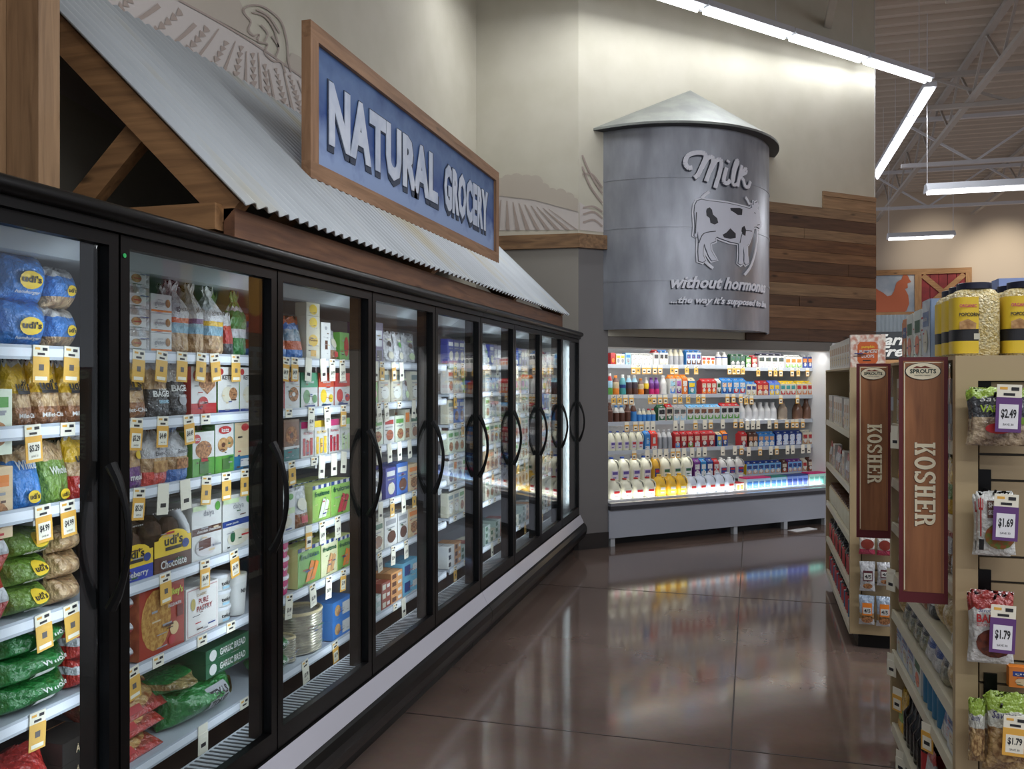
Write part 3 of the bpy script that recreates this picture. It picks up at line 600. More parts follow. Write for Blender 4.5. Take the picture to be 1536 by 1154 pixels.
# ================================================================ freezers
ZSH = [1.725, 1.518, 1.305, 1.02, .768, .463]      # top edges of shelves, from the top
XS_ = -1.80                                        # shelf front
LABT = mat((236, 232, 214), .6); ORG = mat((226, 172, 74), .6); YEL = mat((222, 176, 84), .6); GRD_ = mat((96, 92, 92), .6); INK = mat((40, 40, 44), .6); PUR = mat((98, 60, 120), .6); PWH = mat((230, 230, 234), .6)
ROTX = Matrix.Rotation(PI / 2, 4, 'Z')             # local -Y front turned to face +X
TAGM = {}
def tag_mesh(kind, price=None):
    k = (kind, price)
    if k in TAGM: return TAGM[k]
    m = MB(); f = lambda e: (lambda u, v, o: (u, -e - o, v))
    m.box((-.026, -.0015, -.036), (.026, 0, 0), LABT)
    if kind != 'small':
        edge = {'orange': ORG, 'white': LABT, 'yellow': YEL, 'purple': PUR, 'orangebig': ORG}[kind]
        h = .062 if kind != 'purple' else .075
        m.box((-.027, -.003, -.036 - h), (.027, -.0012, -.030), edge)
        if kind == 'yellow': edge = 0
        if kind != 'yellow': m.box((-.020, -.0036, -.036 - h + .008), (.020, -.003, -.046), PWH if kind == 'purple' else LABT)
        if price:
            letters(m, price, f(.0042), 0, -.030 - h * .52, .032, h * .32, INK, 0, .03); letters(m, 'SAVE 30', f(.0042), 0, -.030 - h * .84, .022, .005, INK)
        elif kind == 'yellow': (m.box((-.020, -.0036, -.092), (.020, -.003, -.082), LABT), m.box((-.008, -.0036, -.066), (.008, -.003, -.050), GRD_))
        else: m.box((-.013, -.0042, -.075), (.013, -.0036, -.062), INK)
    if price or kind in ('yellow', 'small'):
        m.box((-.020, -.0022, -.012), (-.004, -.0015, -.006), ORG); m.box((.004, -.0022, -.014), (.020, -.0022 - .0003, -.006), INK); m.box((-.012, -.0022, -.026), (.012, -.0018, -.020), INK)
    TAGM[k] = m.mesh('price_tag'); return TAGM[k]
def put_tag(kind, price, loc, rotz, parent, tilt=0):
    o = bpy.data.objects.new('price_tag', tag_mesh(kind, price)); COL.objects.link(o)
    o.location = loc; o.rotation_euler = (0, tilt, rotz)
    wl_ = worldloc(parent); o.parent = parent; o.matrix_parent_inverse = Matrix.Translation(-wl_); return o
GR = mat((180, 186, 192), .35); GRD = mat((60, 64, 68), .5); LED = mat((225, 235, 255), .4, emit=3, name='led_lens'); HOODC = mat((150, 156, 160), .4)
FRZ = []
def freezer(ya, yb, label, first):
    g = empty('freezer_case', ((XF - 2.45) / 2, (ya + yb) / 2, 0), label, 'freezer', 'glass door freezer cases')
    m = MB()                                       # cabinet shell
    m.box((-2.45, ya, .10), (-2.40, yb, 2.06), mat((120, 120, 122), .5)); m.box((-2.45, ya, 2.02), (XF - .02, yb, 2.07), BLACKM)
    m.box((-2.45, ya, .10), (-1.66, yb, .32), BLACKM)
    for e in (ya, yb):
        if first and e == yb: continue
        s_ = 1 if e == ya else -1
        if not first and e == ya: continue
        m.box((-2.40, min(e, e + s_ * .03), .32), (XF - .02, max(e, e + s_ * .03), 2.02), INNER)
    m.prism([(-2.40, ya, 2.02), (-2.40, ya, 1.99), (-1.78, ya, 1.965), (-1.70, ya, 2.02)], (0, yb - ya, 0), HOODC)
    m.obj('cabinet', g)
    m = MB(); m.box((XF - .16, ya, .325), (XF - .03, yb, .40), GR)
    yy = ya + .02
    while yy < yb: m.box((XF - .15, yy, .400), (XF - .05, yy + .009, .4015), GRD); yy += .026
    m.obj('air_grille', g)
    m = MB()                                       # header with tube rail
    m.box((XF - .02, ya, 2.02), (XF + .015, yb, 2.062), BLACK); m.tube([(XF + .02, ya, 2.066), (XF + .02, yb, 2.066)], .022, BLACK, 12); m.smooth = True; m.obj('header_rail', g)
    m = MB()                                       # lilac white ledge and black bumper
    m.box((XF - .06, ya, .30), (XF + .01, yb, .345), BLACKM); m.prism([(XF + .01, ya, .345), (XF + .045, ya, .272), (XF + .01, ya, .272)], (0, yb - ya, 0), mat((176, 176, 186), .35)); m.obj('ledge', g)
    m = MB(); pr = [(XF - .06, .30), (XF + .03, .275), (XF + .058, .262), (XF + .074, .235), (XF + .076, .20), (XF + .068, .165), (XF + .05, .135), (XF + .02, .105), (XF - .01, .085), (XF - .045, .07), (XF - .055, 0), (XF - .12, 0), (XF - .12, .3)]
    m.prism([(x, ya, z) for x, z in pr], (0, yb - ya, 0), BLACK); m.obj('bumper', g)
    n = round((yb - ya) / PITCH)
    for i in range(n + 1):                         # mullions with led strips
        y = ya + i * PITCH; w = .045
        m = MB(); m.box((XF - .085, max(y - w, ya), .40), (XF - .035, min(y + w, yb), 2.02), BLACKM); mu = m.obj('mullion', g)
        m = MB()
        for s_ in (-1, 1):
            yy = y + s_ * .012
            if ya < yy < yb: m.box((XF - .0885, yy - .006, .45), (XF - .0855, yy + .006, 1.95), LED)
        if m.f: m.obj('led_strip', mu)
        if ya + .01 < y < yb - .01 or (not first and i == n) or first and i in (0, n):
            lo = {0: 10}.get(i, 11)
            yq = min(max(y, ya + .05), yb - .05)
            area('freezer_lamp', (XF - .0895, yq, 1.2), (-1, 0, 0), 1.5, .03, (.72 if y < 2.9 else 1.25 if y < 5 else 2.0), (.9, .97, 1), (0, 0, 1))
    sh = []
    z_all = ZSH if first else [1.74, 1.55, 1.36, 1.17, .98, .78, .463]
    for z in z_all:
        m = MB(); m.box((-2.38, ya + .03, z - .02), (XS_ - .008, yb - .03, z - .004), RAIL); m.box((XS_ - .008, ya + .03, z - .034), (XS_, yb - .03, z + .004), RAIL)
        m.box((XS_ - .0005, ya + .03, z - .026), (XS_ + .001, yb - .03, z - .004), mat((226, 232, 240), .3))
        for i in range(n + 1):
            y = min(max(ya + i * PITCH, ya + .04), yb - .04); m.box((-2.38, y - .008, z - .06), (-1.86, y + .008, z - .02), WHITE)
        sh.append(m.obj('shelf', g))
    for i in range(n):                             # doors
        y0, y1 = ya + i * PITCH + .004, ya + (i + 1) * PITCH - .004
        m = MB(); fr = .034; xa, xb = XF - .03, XF
        m.box((xa, y0, .35), (xb, y0 + fr, 2.018), BLACK); m.box((xa, y1 - fr, .35), (xb, y1, 2.018), BLACK)
        m.box((xa, y0 + fr, .35), (xb, y1 - fr, .42), BLACK); m.box((xa, y0 + fr, 1.985), (xb, y1 - fr, 2.018), BLACK)
        d = m.obj('door', g)
        m = MB(); m.box((XF - .024, y0 + fr, .42), (XF - .018, y1 - fr, 1.985), GLASS); gl = m.obj('glass', d)
        m = MB(); yh = y1 - .028 if (first and i < 4) else y1 - .028
        pts = [(XF + .0 + .055 * math.sin(PI * k_ / 10) ** .8, yh + .0, 1.05 + .37 * k_ / 10) for k_ in range(11)]
        pts = [(x, y, z) for x, y, z in pts]
        m.tube(pts, [.016, .013, .010, .009, .009, .009, .009, .009, .010, .013, .016], BLACK, 8); m.smooth = True; m.obj('handle', d)
        if i or not first:
            pass
    FRZ.append((g, sh, ya, yb)); return g, sh
FRZP = 3.2
YB0 = YEND - 9 * PITCH; YJ = YEND - 4 * PITCH
YB0 = YEND - 9 * PITCH
ga, sha = freezer(YB0, YJ - .002, 'nearest black freezer case with gluten free bread behind glass doors', True)
gb, shb = freezer(YJ + .002, YEND, 'farther black freezer case ending at the grey corner pillar', False)
m = MB(); m.lathe([(.006, 0), (.006, .002)], [(1, mat((40, 170, 90), .4))], 10); o = m.obj('sticker', ga); o.rotation_euler = (0, PI / 2, 0); o.location = (XF + .001, yl(186, XF), 1.965)
# shelf tags
def ftag(px, z_i, kind, price=None, sh=sha, z=None, tilt=0):
    zz = (ZSH[z_i] if z is None else z) + .004
    put_tag(kind, price, (XS_ + .003, yl(px, XS_), zz), PI / 2, sh[z_i], tilt)
rt = random.Random(5)

TAGS = {0: [(60, 'yellow'), (106, 'yellow'), (207, 'yellow'), (242, 'yellow'), (272, 'yellow'), (301, 'yellow'), (320, 'yellow'), (352, 'yellow'), (428, 'orange', '$4.99'), (441, 'orange', '$4.99'), (462, 'white'), (483, 'white'), (497, 'white', '$4.99'), (512, 'white', '$4.99'), (563, 'white'), (572, 'yellow'), (589, 'orange'), (601, 'white')],
        1: [(47, 'orange', '$5.29'), (100, 'small'), (204, 'orange', '$5.29'), (243, 'orange', '$4.49'), (281, 'orange', '$4.49'), (307, 'small'), (432, 'small'), (466, 'white', '$3.99'), (489, 'white', '$3.99'), (514, 'orange', '$3.99'), (567, 'white', '$3.99'), (578, 'white', '$3.99'), (598, 'small'), (620, 'white')],
        2: [(62, 'orange', '$4.99'), (99, 'orange', '$4.99'), (208, 'orange', '$5.29'), (244, 'white'), (276, 'white'), (309, 'yellow'), (338, 'yellow'), (366, 'yellow'), (436, 'yellow'), (470, 'small'), (482, 'white'), (500, 'white'), (515, 'white'), (568, 'white', '$4.99'), (583, 'white'), (598, 'white'), (613, 'white')],
        3: [(62, 'yellow'), (104, 'yellow'), (246, 'yellow'), (306, 'orange', '$6.49'), (349, 'orange', '$6.99'), (462, 'orange'), (482, 'white', '$4.99'), (505, 'white', '$5.99'), (570, 'white'), (587, 'yellow'), (604, 'white'), (620, 'yellow')],
        4: [(55, 'yellow'), (197, 'yellow'), (236, 'small'), (302, 'small'), (345, 'small'), (433, 'white', '$5.49'), (467, 'white', '$6.99'), (492, 'white', '$6.99'), (514, 'orange', '$3.99'), (568, 'white', '$5.99'), (589, 'white', '$5.99'), (608, 'white', '$4.99')],
        5: [(303, 'white'), (365, 'small'), (456, 'white', '$3.99'), (501, 'orange', '$5.99'), (592, 'small'), (604, 'white')]}
for i, L in TAGS.items():
    for a_ in L: ftag(a_[0], i, a_[1], a_[2] if len(a_) > 2 else None, tilt=rt.uniform(-.12, .12) if a_[1] != 'small' else 0)
for i in range(7):
    y = YJ + .12
    while y < YEND - .1:
        if (y - YJ) % PITCH < .63: put_tag(rt.choice(['white', 'yellow', 'small', 'small']), None, (XS_ + .003, y, [1.74, 1.55, 1.36, 1.17, .98, .78, .463][i] + .004), PI / 2, shb[i])
        y += rt.uniform(.13, .24)
# ================================================================ open dairy case
SB = .30; ZM = [1.79, 1.478, 1.20, .905, .585]; ZDECK = .44
MT0, MT1 = .335, 3.32
g = empty('dairy_case', tuple(D(1.83, -.4, 0)), 'long open white refrigerated case full of milk under the silo', 'refrigerator')
CW = mat((222, 224, 226), .45); PAN = mat((166, 172, 184), .4); GH = mat((128, 126, 122), .4)
m = MB()
dbox(m, MT0, MT1 + .06, -1.0, -1.04, .1, 2.05, CW); dbox(m, MT1, MT1 + .06, .0, -1.0, .1, 2.05, CW); dbox(m, MT0 - .05, MT0, -.205, -1.0, .1, 2.05, CW)
dbox(m, MT0, MT1, -.2, -1.0, 2.0, 2.05, CW); dbox(m, MT0, MT1, -.05, -1.0, .28, .34, CW); m.obj('cabinet', g)
m = MB(); m.prism([D(MT0, .005, 2.055), D(MT0, -.05, 1.955), D(MT0, -.07, 1.955), D(MT0, -.2, 2.055)], D(MT1 + .06, 0, 0) - D(MT0, 0, 0), GH); dbox(m, MT0, MT1 + .06, -.045, -.065, 1.945, 1.957, mat((200, 196, 190), .4)); m.obj('hood', g)
m = MB(); dbox(m, MT0, MT1 + .06, .02, -.03, .085, .36, PAN); m.obj('front_panel', g)
m = MB(); dbox(m, MT0, MT1 + .06, .045, -.03, .362, .40, mat((50, 50, 56), .35)); dbox(m, MT0, MT1 + .06, .05, -.06, .40, .43, mat((120, 122, 130), .3)); dbox(m, MT0, MT1 + .06, -.06, -.09, .40, .445, WHITE); m.obj('bumper_rail', g)
for t_ in (MT0 + .03, 1.9, 2.6, 3.2):
    m = MB(); dbox(m, t_, t_ + .05, -.0, -.05, 0, .085, GR); m.obj('foot', g)
m = MB(); dbox(m, MT0, MT1, -.12, -.14, 0, .085, BLACKM); m.obj('kick_plate', g)
m = MB(); dbox(m, MT0, MT1, -.09, -1.0, .34, ZDECK, INNER); dk = m.obj('deck', g)
shm = []; TS = tD(1116, -SB)
for i, z in enumerate(ZM):
    for (a_, b_, dz) in ((MT0 + .01, TS, 0), (TS + .004, MT1 - .01, -.022 if i != 4 else -.012)):
        m = MB(); dbox(m, a_, b_, -SB, -.98, z + dz - .02, z + dz - .005, WHITE); dbox(m, a_, b_, -SB + .012, -SB, z + dz - .036, z + dz + .004, RAIL); shm.append(m.obj('shelf', g))
def mtag(px, i, kind='yellow'):
    a_ = tD(px, -SB + .013); s_ = shm[2 * i + (1 if a_ > TS else 0)]; z = ZM[i] + (0 if a_ < TS else -.02)
    put_tag(kind, None, tuple(D(a_, -SB + .014, z)), DROT, s_)
MT = {0: [950, 957, 966, 973, 982, 990, 1008, 1014, 1030, 1044, 1094, 1101, 1107, 1114, 1137, 1155, 1163, 1171, 1188, 1197, 1211], 1: [920, 929, 938, 947, 975, 981, 990, 998, 1012, 1020, 1032, 1047, 1055, 1091, 1100, 1111, 1119, 1127, 1171, 1196], 2: [940, 953, 962, 971, 979, 1013, 1023, 1043, 1057, 1066, 1084, 1103, 1112, 1121, 1129, 1137, 1154, 1164, 1180, 1189, 1195, 1204],
      3: [951, 971, 982, 990, 999, 1009, 1017, 1026, 1038, 1048, 1057, 1084, 1102, 1112, 1123, 1140, 1156, 1165, 1181, 1189, 1204, 1213], 4: [983, 1000, 1016, 1032, 1040, 1063, 1075, 1083, 1096, 1111, 1205, 1214]}
for i, L in MT.items():
    for x in L: mtag(x, i, rt.choice(['yellow', 'orange']) if i < 2 else rt.choice(['white', 'white', 'orange']))
m = MB(); p = D(MT1 - .02, -.14, 0)
def dl(o_, sz, pw, z, off, dr): area(o_, D((MT0 + MT1) / 2, off, z), dr, MT1 - MT0 - .1, sz, pw, (1, .98, .93), (DD.x, DD.y, 0))
bk = (-DN.x, -DN.y)
dl('dairy_lamp', .06, 5, 1.93, -.10, (bk[0], bk[1], -1.2))
dl('dairy_lamp', .04, 1.6, .47, -.075, (bk[0], bk[1], .25))
for z in ZM: dl('dairy_lamp', .03, 1.3, z - .03, -SB - .01, (bk[0] * .7, bk[1] * .7, -.6))
m = MB(); dbox(m, MT0 + .05, MT1 - .05, -.075, -.1, 1.962, 1.975, LAMP); m.obj('lamp_tube', g)
# thing lying on the floor in front of the dairy case
p = D(2.75, .12, 0); m = MB(); m.box((-.17, -.06, 0), (.17, .06, .004), WHITE); o = m.obj('paper_sheet', None, tuple(p + Vector((0, 0, .0015)))); o.rotation_euler = (0, 0, DROT + .1); tag(o, 'flat white sheet on the floor under the dairy case front', 'sheet')
# ================================================================ products
def fx(rgb, rough=.42, coat=0, mixc=None, ms=60, bump=0, bs=60, metal=0): return mat(rgb, rough, metal, bump, bs, coat, 'package_print', 0, mixc, ms)
def gl(rgb, mixc=None, ms=40): return fx(rgb, .3, 1.0, mixc, ms, .9, 38)      # crinkly plastic film over print
CLEARP = gl((170, 166, 160), (214, 214, 212), 30)
BREAD = fx((150, 108, 66), .7, 0, (196, 156, 104), 50); BREADP = gl((150, 112, 74), (204, 172, 128), 26); COOKIE = fx((120, 78, 50), .6, 0, (186, 134, 90), 90)
PIZZ = fx((196, 160, 96), .5, .3, (150, 80, 44), 60); FRUIT = fx((196, 50, 50), .5, 0, (226, 120, 60), 80); VEG = fx((88, 130, 60), .5, 0, (170, 180, 90), 80)
class Pk:                                             # a kind of package, front facing -Y, standing on z = 0
    def __init__(s, look, cat, name, w, h, d): s.look, s.cat, s.name, s.w, s.h, s.d = look, cat, name, w, h, d; s.mb = MB(); s.parts = []; s.yf = lambda x, z: -s.d / 2; s.lay = 0; s.me = None
    def e(s): s.lay += 1; return .0006 * s.lay + .0004
    def sub(s, name, mb): s.parts.append((name, mb)); return s
    def rect(s, x0, z0, x1, z1, m, mb=None):          # fractions of the front
        e = s.e(); n = 1 if s.flatfront else 6; q = 1 if s.flatfront else 5
        X = [(x0 + (x1 - x0) * i / n - .5) * s.w for i in range(n + 1)]; Z = [(z0 + (z1 - z0) * i / q) * s.h for i in range(q + 1)]
        vs = [(x, s.yf(x, z) - e, z) for z in Z for x in X]
        (mb or s.mb).add(vs, [(j * (n + 1) + i, j * (n + 1) + i + 1, (j + 1) * (n + 1) + i + 1, (j + 1) * (n + 1) + i) for j in range(q) for i in range(n)], m); return s
    def oval(s, cx, cz, rx, rz, m, n=14):
        e = s.e(); c = ((cx - .5) * s.w, cz * s.h); P = [(c[0] + rx * s.w * math.cos(2 * PI * k / n), c[1] + rz * s.h * math.sin(2 * PI * k / n)) for k in range(n)]
        s.mb.add([(c[0], s.yf(*c) - e, c[1])] + [(x, s.yf(x, z) - e, z) for x, z in P], [(0, k + 1, (k + 1) % n + 1) for k in range(n)], m); return s
    def poly(s, pts, m):
        e = s.e(); flat(s.mb, [[((x - .5) * s.w, z * s.h) for x, z in pts]], lambda u, v, o: (u, s.yf(u, v) - e, v), m); return s
    def text(s, st, cx, cz, w, h, m, bold=.02, shear=0):
        e = s.e() + .0006; letters(s.mb, st, lambda u, v, o: (u, s.yf(u, v) - e, v), (cx - .5) * s.w, cz * s.h, w * s.w, h * s.h, m, 0, bold, shear); return s
    flatfront = True
def Box(look, cat, name, w, h, d, side, front=None, top=None):
    p = Pk(look, cat, name, w, h, d); c = .002
    P = [(-w / 2 + c, -d / 2), (w / 2 - c, -d / 2), (w / 2, -d / 2 + c), (w / 2, d / 2 - c), (w / 2 - c, d / 2), (-w / 2 + c, d / 2), (-w / 2, d / 2 - c), (-w / 2, -d / 2 + c)]
    p.mb.prism([(x, y, 0) for x, y in P], (0, 0, h), side)
    p.mb.box((-w / 2 + .004, -.0012, h), (w / 2 - .004, .0012, h + .0006), top or side)
    if front: p.rect(0, 0, 1, 1, front)
    return p
def Bag(look, cat, name, w, h, d, bands, prof='pillow', seed=0, n=22, k=14, side=None, lump=.06):
    p = Pk(look, cat, name, w, h, d); p.flatfront = False; rr = random.Random(seed); ph = [rr.uniform(0, 6) for _ in range(6)]
    def T(v):
        if prof == 'pillow': return d / 2 * max(math.sin(PI * min(max(v, 0), 1)), 0) ** .55 + .003
        if prof == 'pouch': return d / 2 * (min(1, .75 + v * 3) if v < .1 else max(1 - ((v - .1) / .9) ** 1.6, 0)) + .003
        return d / 2 * (min(1, .8 + v * 3) if v < .62 else max(.22, 1 - (v - .62) * 3.4)) + .002
    def Wd(v):
        if prof == 'pillow': return w / 2 * (1 - .10 * math.sin(PI * v))
        if prof == 'pouch': return w / 2 * (1 - .05 * math.sin(PI * v))
        return w / 2 * (1 if v < .62 else max(.22, 1 - (v - .62) * 3.2) if v < .88 else .22 + (v - .88) * 3)
    def yf(x, z):
        v = z / h; q = min(abs(x) / Wd(v), .999) ** (1 / .6); return -T(v) * (1 - q * q) ** .4
    p.yf = yf; vs = []
    for i in range(k + 1):
        v = i / k
        for j in range(n):
            a = 2 * PI * j / n; ca, sa = math.cos(a), math.sin(a)
            ln = 1 + lump * math.sin(3 * a + ph[0] + 5 * v) * math.sin(PI * v) + lump * .6 * math.sin(9 * v + ph[1] + 2 * a)
            ze = .012 * math.sin(7 * a + ph[2]) * (v ** 4) * h / .2
            vs.append((Wd(v) * math.copysign(abs(ca) ** .6, ca), T(v) * math.copysign(abs(sa) ** .8, sa) * ln, v * h + ze))
    b0 = len(p.mb.v); p.mb.v += vs
    for i in range(k):
        vc = (i + .5) / k; m_ = next((mm for zz, mm in bands if vc <= zz), bands[-1][1]); ix = p.mb.mi(m_)
        for j in range(n): p.mb.f.append([b0 + i * n + j, b0 + i * n + (j + 1) % n, b0 + (i + 1) * n + (j + 1) % n, b0 + (i + 1) * n + j]); p.mb.fm.append(ix)
    for r_ in (0, k): p.mb.f.append([b0 + r_ * n + j for j in range(n)][::(-1 if r_ == 0 else 1)]); p.mb.fm.append(p.mb.mi(bands[0 if r_ == 0 else -1][1]))
    p.lay = 6 + int(lump * 60); p.mb.smooth = True; return p
def Lathe(look, cat, name, w, h, prof, bands, cap=None, sq=1.0, dd=1.0, n=16, capname='cap'):
    p = Pk(look, cat, name, w, h, w * dd); p.flatfront = False; p.mb.smooth = True
    pr = [(r_ * w / 2, z * h) for r_, z in prof]; p.mb.lathe(pr, [(z * h, m_) for z, m_ in bands], n, sq=sq, sy=dd)
    def yf(x, z):
        rr_ = pr[-1][0]
        for (r0, z0), (r1, z1) in zip(pr, pr[1:]):
            if z0 <= z <= z1: rr_ = r0 + (r1 - r0) * (z - z0) / max(z1 - z0, 1e-6); break
        q = min(abs(x) / max(rr_, 1e-4), .999) ** (1 / sq); return -rr_ * dd * math.sqrt(1 - q * q) ** sq
    p.yf = yf; p.lay = 2
    if cap:
        c = MB(); c.lathe([(r_ * w / 2, z * h) for r_, z in cap[0]], [(9, cap[1])], 12); c.smooth = True; p.sub(capname, c)
    return p
def Carton(look, w, h, d, body, top=None, cap=None, front=None):
    p = Pk(look, 'carton', 'juice_carton', w, h, d); hb = h * .8; top = top or body
    p.mb.box((-w / 2, -d / 2, 0), (w / 2, d / 2, hb), body)
    p.mb.add([(-w / 2, -d / 2, hb), (w / 2, -d / 2, hb), (w / 2, d / 2, hb), (-w / 2, d / 2, hb), (-w / 2, -.003, h * .94), (w / 2, -.003, h * .94), (w / 2, .003, h * .94), (-w / 2, .003, h * .94)], [(0, 1, 5, 4), (2, 3, 7, 6), (1, 2, 6, 5), (3, 0, 4, 7)], top)
    p.mb.box((-w / 2, -.003, h * .94), (w / 2, .003, h), top)
    if cap: c = MB(); c.lathe([(.013, 0), (.013, .012), (.011, .014)], [(1, cap)], 10, c=(0, -d * .27)); c.v = [(x, y - z * .3, z + h * .84) for x, y, z in c.v]; p.sub('cap', c)
    if front: p.rect(0, 0, 1, .8, front)
    return p
def Jug(look, h, body, cap, label=None, lab2=None, w=None):
    w = w or h * .62; p = Pk(look, 'jug', 'milk_jug', w, h, w * .95); p.flatfront = False; p.mb.smooth = True
    pr = [(.86, 0), (.98, .02), (1, .06), (1, .50), (.97, .60), (.80, .72), (.52, .83), (.30, .90), (.27, .93), (.27, .95)]
    p.mb.lathe([(r_ * w / 2, z * h) for r_, z in pr], [(9, body)], 16, sq=.62, sy=.95)
    p.mb.tube([(w * .15, -w * .18, .88 * h), (w * .30, -w * .26, .86 * h), (w * .44, -w * .36, .72 * h), (w * .45, -w * .40, .55 * h), (w * .38, -w * .40, .44 * h)], w * .055, body, 8)
    p.mb.tube([(w * .30, -w * .30, .80 * h), (w * .34, -w * .41, .66 * h), (w * .33, -w * .43, .54 * h)], [w * .012, w * .04, w * .012], mat((80, 84, 80), .6), 6)  # solid dark spindle, shade of the handle gap put into its colour
    c = MB(); c.lathe([(.17 * w, .93 * h), (.17 * w, .985 * h), (.14 * w, h)], [(9, cap)], 12); c.smooth = True; p.sub('cap', c)
    p.yf = lambda x, z: -w * .475; p.lay = 1
    if label:
        e = .004
        lb = MB(); lb.box((-.30 * w, -w * .475 - e, .12 * h), (.30 * w, -w * .46, .46 * h), label); p.sub('label', lb)
        if lab2: lb.box((-.24 * w, -w * .475 - e - .001, .30 * h), (.24 * w, -w * .475 - e, .42 * h), lab2); lb.box((-.2 * w, -w * .475 - e - .001, .16 * h), (.1 * w, -w * .475 - e, .2 * h), lab2)
    return p
T = {}
def K(key, p): T[key] = p
# colours
cW = fx((208, 209, 206)); cBlue = fx((58, 128, 196)); cNavy = fx((32, 60, 130)); cRed = fx((176, 40, 44)); cGrn = fx((84, 150, 62)); cDG = fx((36, 92, 60)); cYel = fx((230, 196, 50)); cOr = fx((224, 128, 40)); cPur = fx((104, 44, 124)); cBrn = fx((84, 50, 38)); cTan = fx((206, 186, 150)); cBlk = fx((30, 30, 34)); cLG = fx((196, 216, 170)); cTeal = fx((60, 148, 150)); cGry = fx((150, 152, 156)); cPink = fx((196, 40, 110)); cCream = fx((204, 200, 180)); cLB = fx((160, 204, 224)); cSil = fx((170, 174, 180), .3, 0, None, 60, 0, 60, .6)
gBlu = gl((52, 126, 206)); gYel = gl((222, 178, 40)); gGrn = gl((112, 148, 58)); gDG = gl((32, 120, 52)); gRed = gl((176, 42, 36)); gW = gl((192, 194, 198)); gBrn = gl((112, 66, 36), (160, 108, 70)); gPur = gl((92, 36, 116)); gBlk = gl((52, 56, 62)); gOr = gl((206, 92, 44)); gOl = gl((110, 126, 50)); gLB = gl((130, 176, 196))
# --- breads and bags
def udis(look, w, h, body, low, txt=True, prof='loaf', seed=1):
    p = Bag(look, 'bread', 'bread_bag', w, h, .09, [(.16, low), (.36, body), (.66, body), (1, CLEARP)], prof, seed)
    p.oval(.5, .52, .38, .16, cYel); p.text("udi's", .5, .535, .5, .13, cBlk, .03); p.rect(.25, .40, .75, .44, cBlk); return p
def reg(key, p, *ops):
    for o in ops: getattr(p, o[0])(*o[1:])
    T[key] = p
reg('bunbag', Bag('blue bag of hamburger buns', 'bread', 'bread_bag', .2, .14, .12, [(1, gBlu)], 'pillow', 3), ('oval', .5, .45, .24, .2, cYel), ('text', "udi's", .5, .47, .4, .16, cBlk, .03), ('text', 'hamburger', .5, .18, .5, .09, cW))
reg('bunbag2', Bag('blue and clear bag of rolls', 'bread', 'bread_bag', .2, .16, .12, [(.3, BREADP), (.75, gBlu), (1, CLEARP)], 'pillow', 4), ('oval', .55, .45, .18, .14, cYel), ('text', "udi's", .55, .46, .3, .12, cBlk, .03))
reg('loafy', Bag('yellow topped bread loaf', 'bread', 'bread_bag', .13, .19, .1, [(.28, gBrn), (.5, BREADP), (.9, gYel), (1, CLEARP)], 'pouch', 5), ('text', "udi's", .5, .62, .62, .16, cBlk, .03), ('rect', .22, .49, .78, .54, cBlk), ('text', 'Millet-Chia', .5, .16, .7, .07, cW))
reg('loafr', Bag('red and yellow bread loaf', 'bread', 'bread_bag', .13, .19, .1, [(.35, gRed), (.55, BREADP), (.9, gYel), (1, CLEARP)], 'pouch', 6), ('text', "udi's", .5, .64, .6, .15, cBlk, .03), ('text', 'Cinnamon', .5, .2, .7, .08, cW))
reg('blubag', Bag('small blue bag of white bread', 'bread', 'bread_bag', .14, .15, .1, [(.75, gBlu), (1, BREADP)], 'pouch', 7), ('text', 'White', .5, .72, .6, .16, cW), ('oval', .55, .18, .2, .11, cYel), ('text', "udi's", .55, .19, .3, .1, cBlk))
reg('grnbag', Bag('small green bag of bread', 'bread', 'bread_bag', .14, .16, .1, [(.68, gGrn), (1, BREADP)], 'pouch', 8), ('text', 'Whole', .5, .55, .6, .13, cW), ('oval', .6, .14, .2, .09, cYel), ('text', "udi's", .6, .14, .3, .08, cBlk))
reg('flatgrn', Bag('green bag of whole grain bread', 'bread', 'bread_bag', .2, .085, .18, [(1, gGrn)], 'pillow', 9, lump=.1), ('oval', .55, .62, .2, .26, cYel), ('text', "udi's", .55, .64, .3, .22, cBlk, .03), ('text', 'whole grain', .55, .2, .6, .2, cW))
reg('bagelst', Bag('clear bag of bagels', 'bagels', 'bagel_bag', .15, .085, .12, [(1, BREADP)], 'pillow', 10))
reg('bigrn', Bag('shiny bright green frozen bag', 'frozen bag', 'frozen_bag', .23, .085, .17, [(.6, gDG), (1, gDG)], 'pillow', 11, lump=.16), ('rect', .35, .1, .62, .4, cW), ('text', 'Whole', .65, .65, .4, .2, cW))
reg('redbag', Bag('red frozen food bag', 'frozen bag', 'frozen_bag', .22, .1, .18, [(1, gRed)], 'pillow', 12, lump=.16), ('rect', .4, .3, .7, .6, cW))
reg('redsm', Bag('red and white shiny bag', 'frozen bag', 'frozen_bag', .14, .08, .12, [(.5, gRed), (.8, gW), (1, gRed)], 'pillow', 13, lump=.12))
reg('tubst', Box('clear tub of white label baked goods', 'food tub', 'food_tub', .13, .062, .12, gl((186, 192, 196), (150, 140, 128), 30)), ('rect', .12, .15, .88, .7, cW), ('oval', .6, .4, .15, .2, BREAD))
reg('glutbox', Box('white gluten free carton with orange stripe', 'food box', 'food_box', .12, .062, .12, cW, cW), ('rect', 0, .08, 1, .18, cOr), ('text', 'gluten', .4, .5, .5, .28, cGry), ('oval', .8, .55, .12, .22, BREAD))
def glut(key, c, look, seed): reg(key, Bag(look, 'bread', 'bread_bag', .13, .25, .10, [(.30, BREADP), (.44, gLB), (.5, c), (.72, gW), (1, CLEARP)], 'loaf', seed), ('text', 'gluten' if seed < 20 else 'gluten', .52, .62, .72, .09, fx((90, 90, 94)), .01), ('text', 'free', .55, .4, .34, .05, fx((90, 110, 120)), 0))
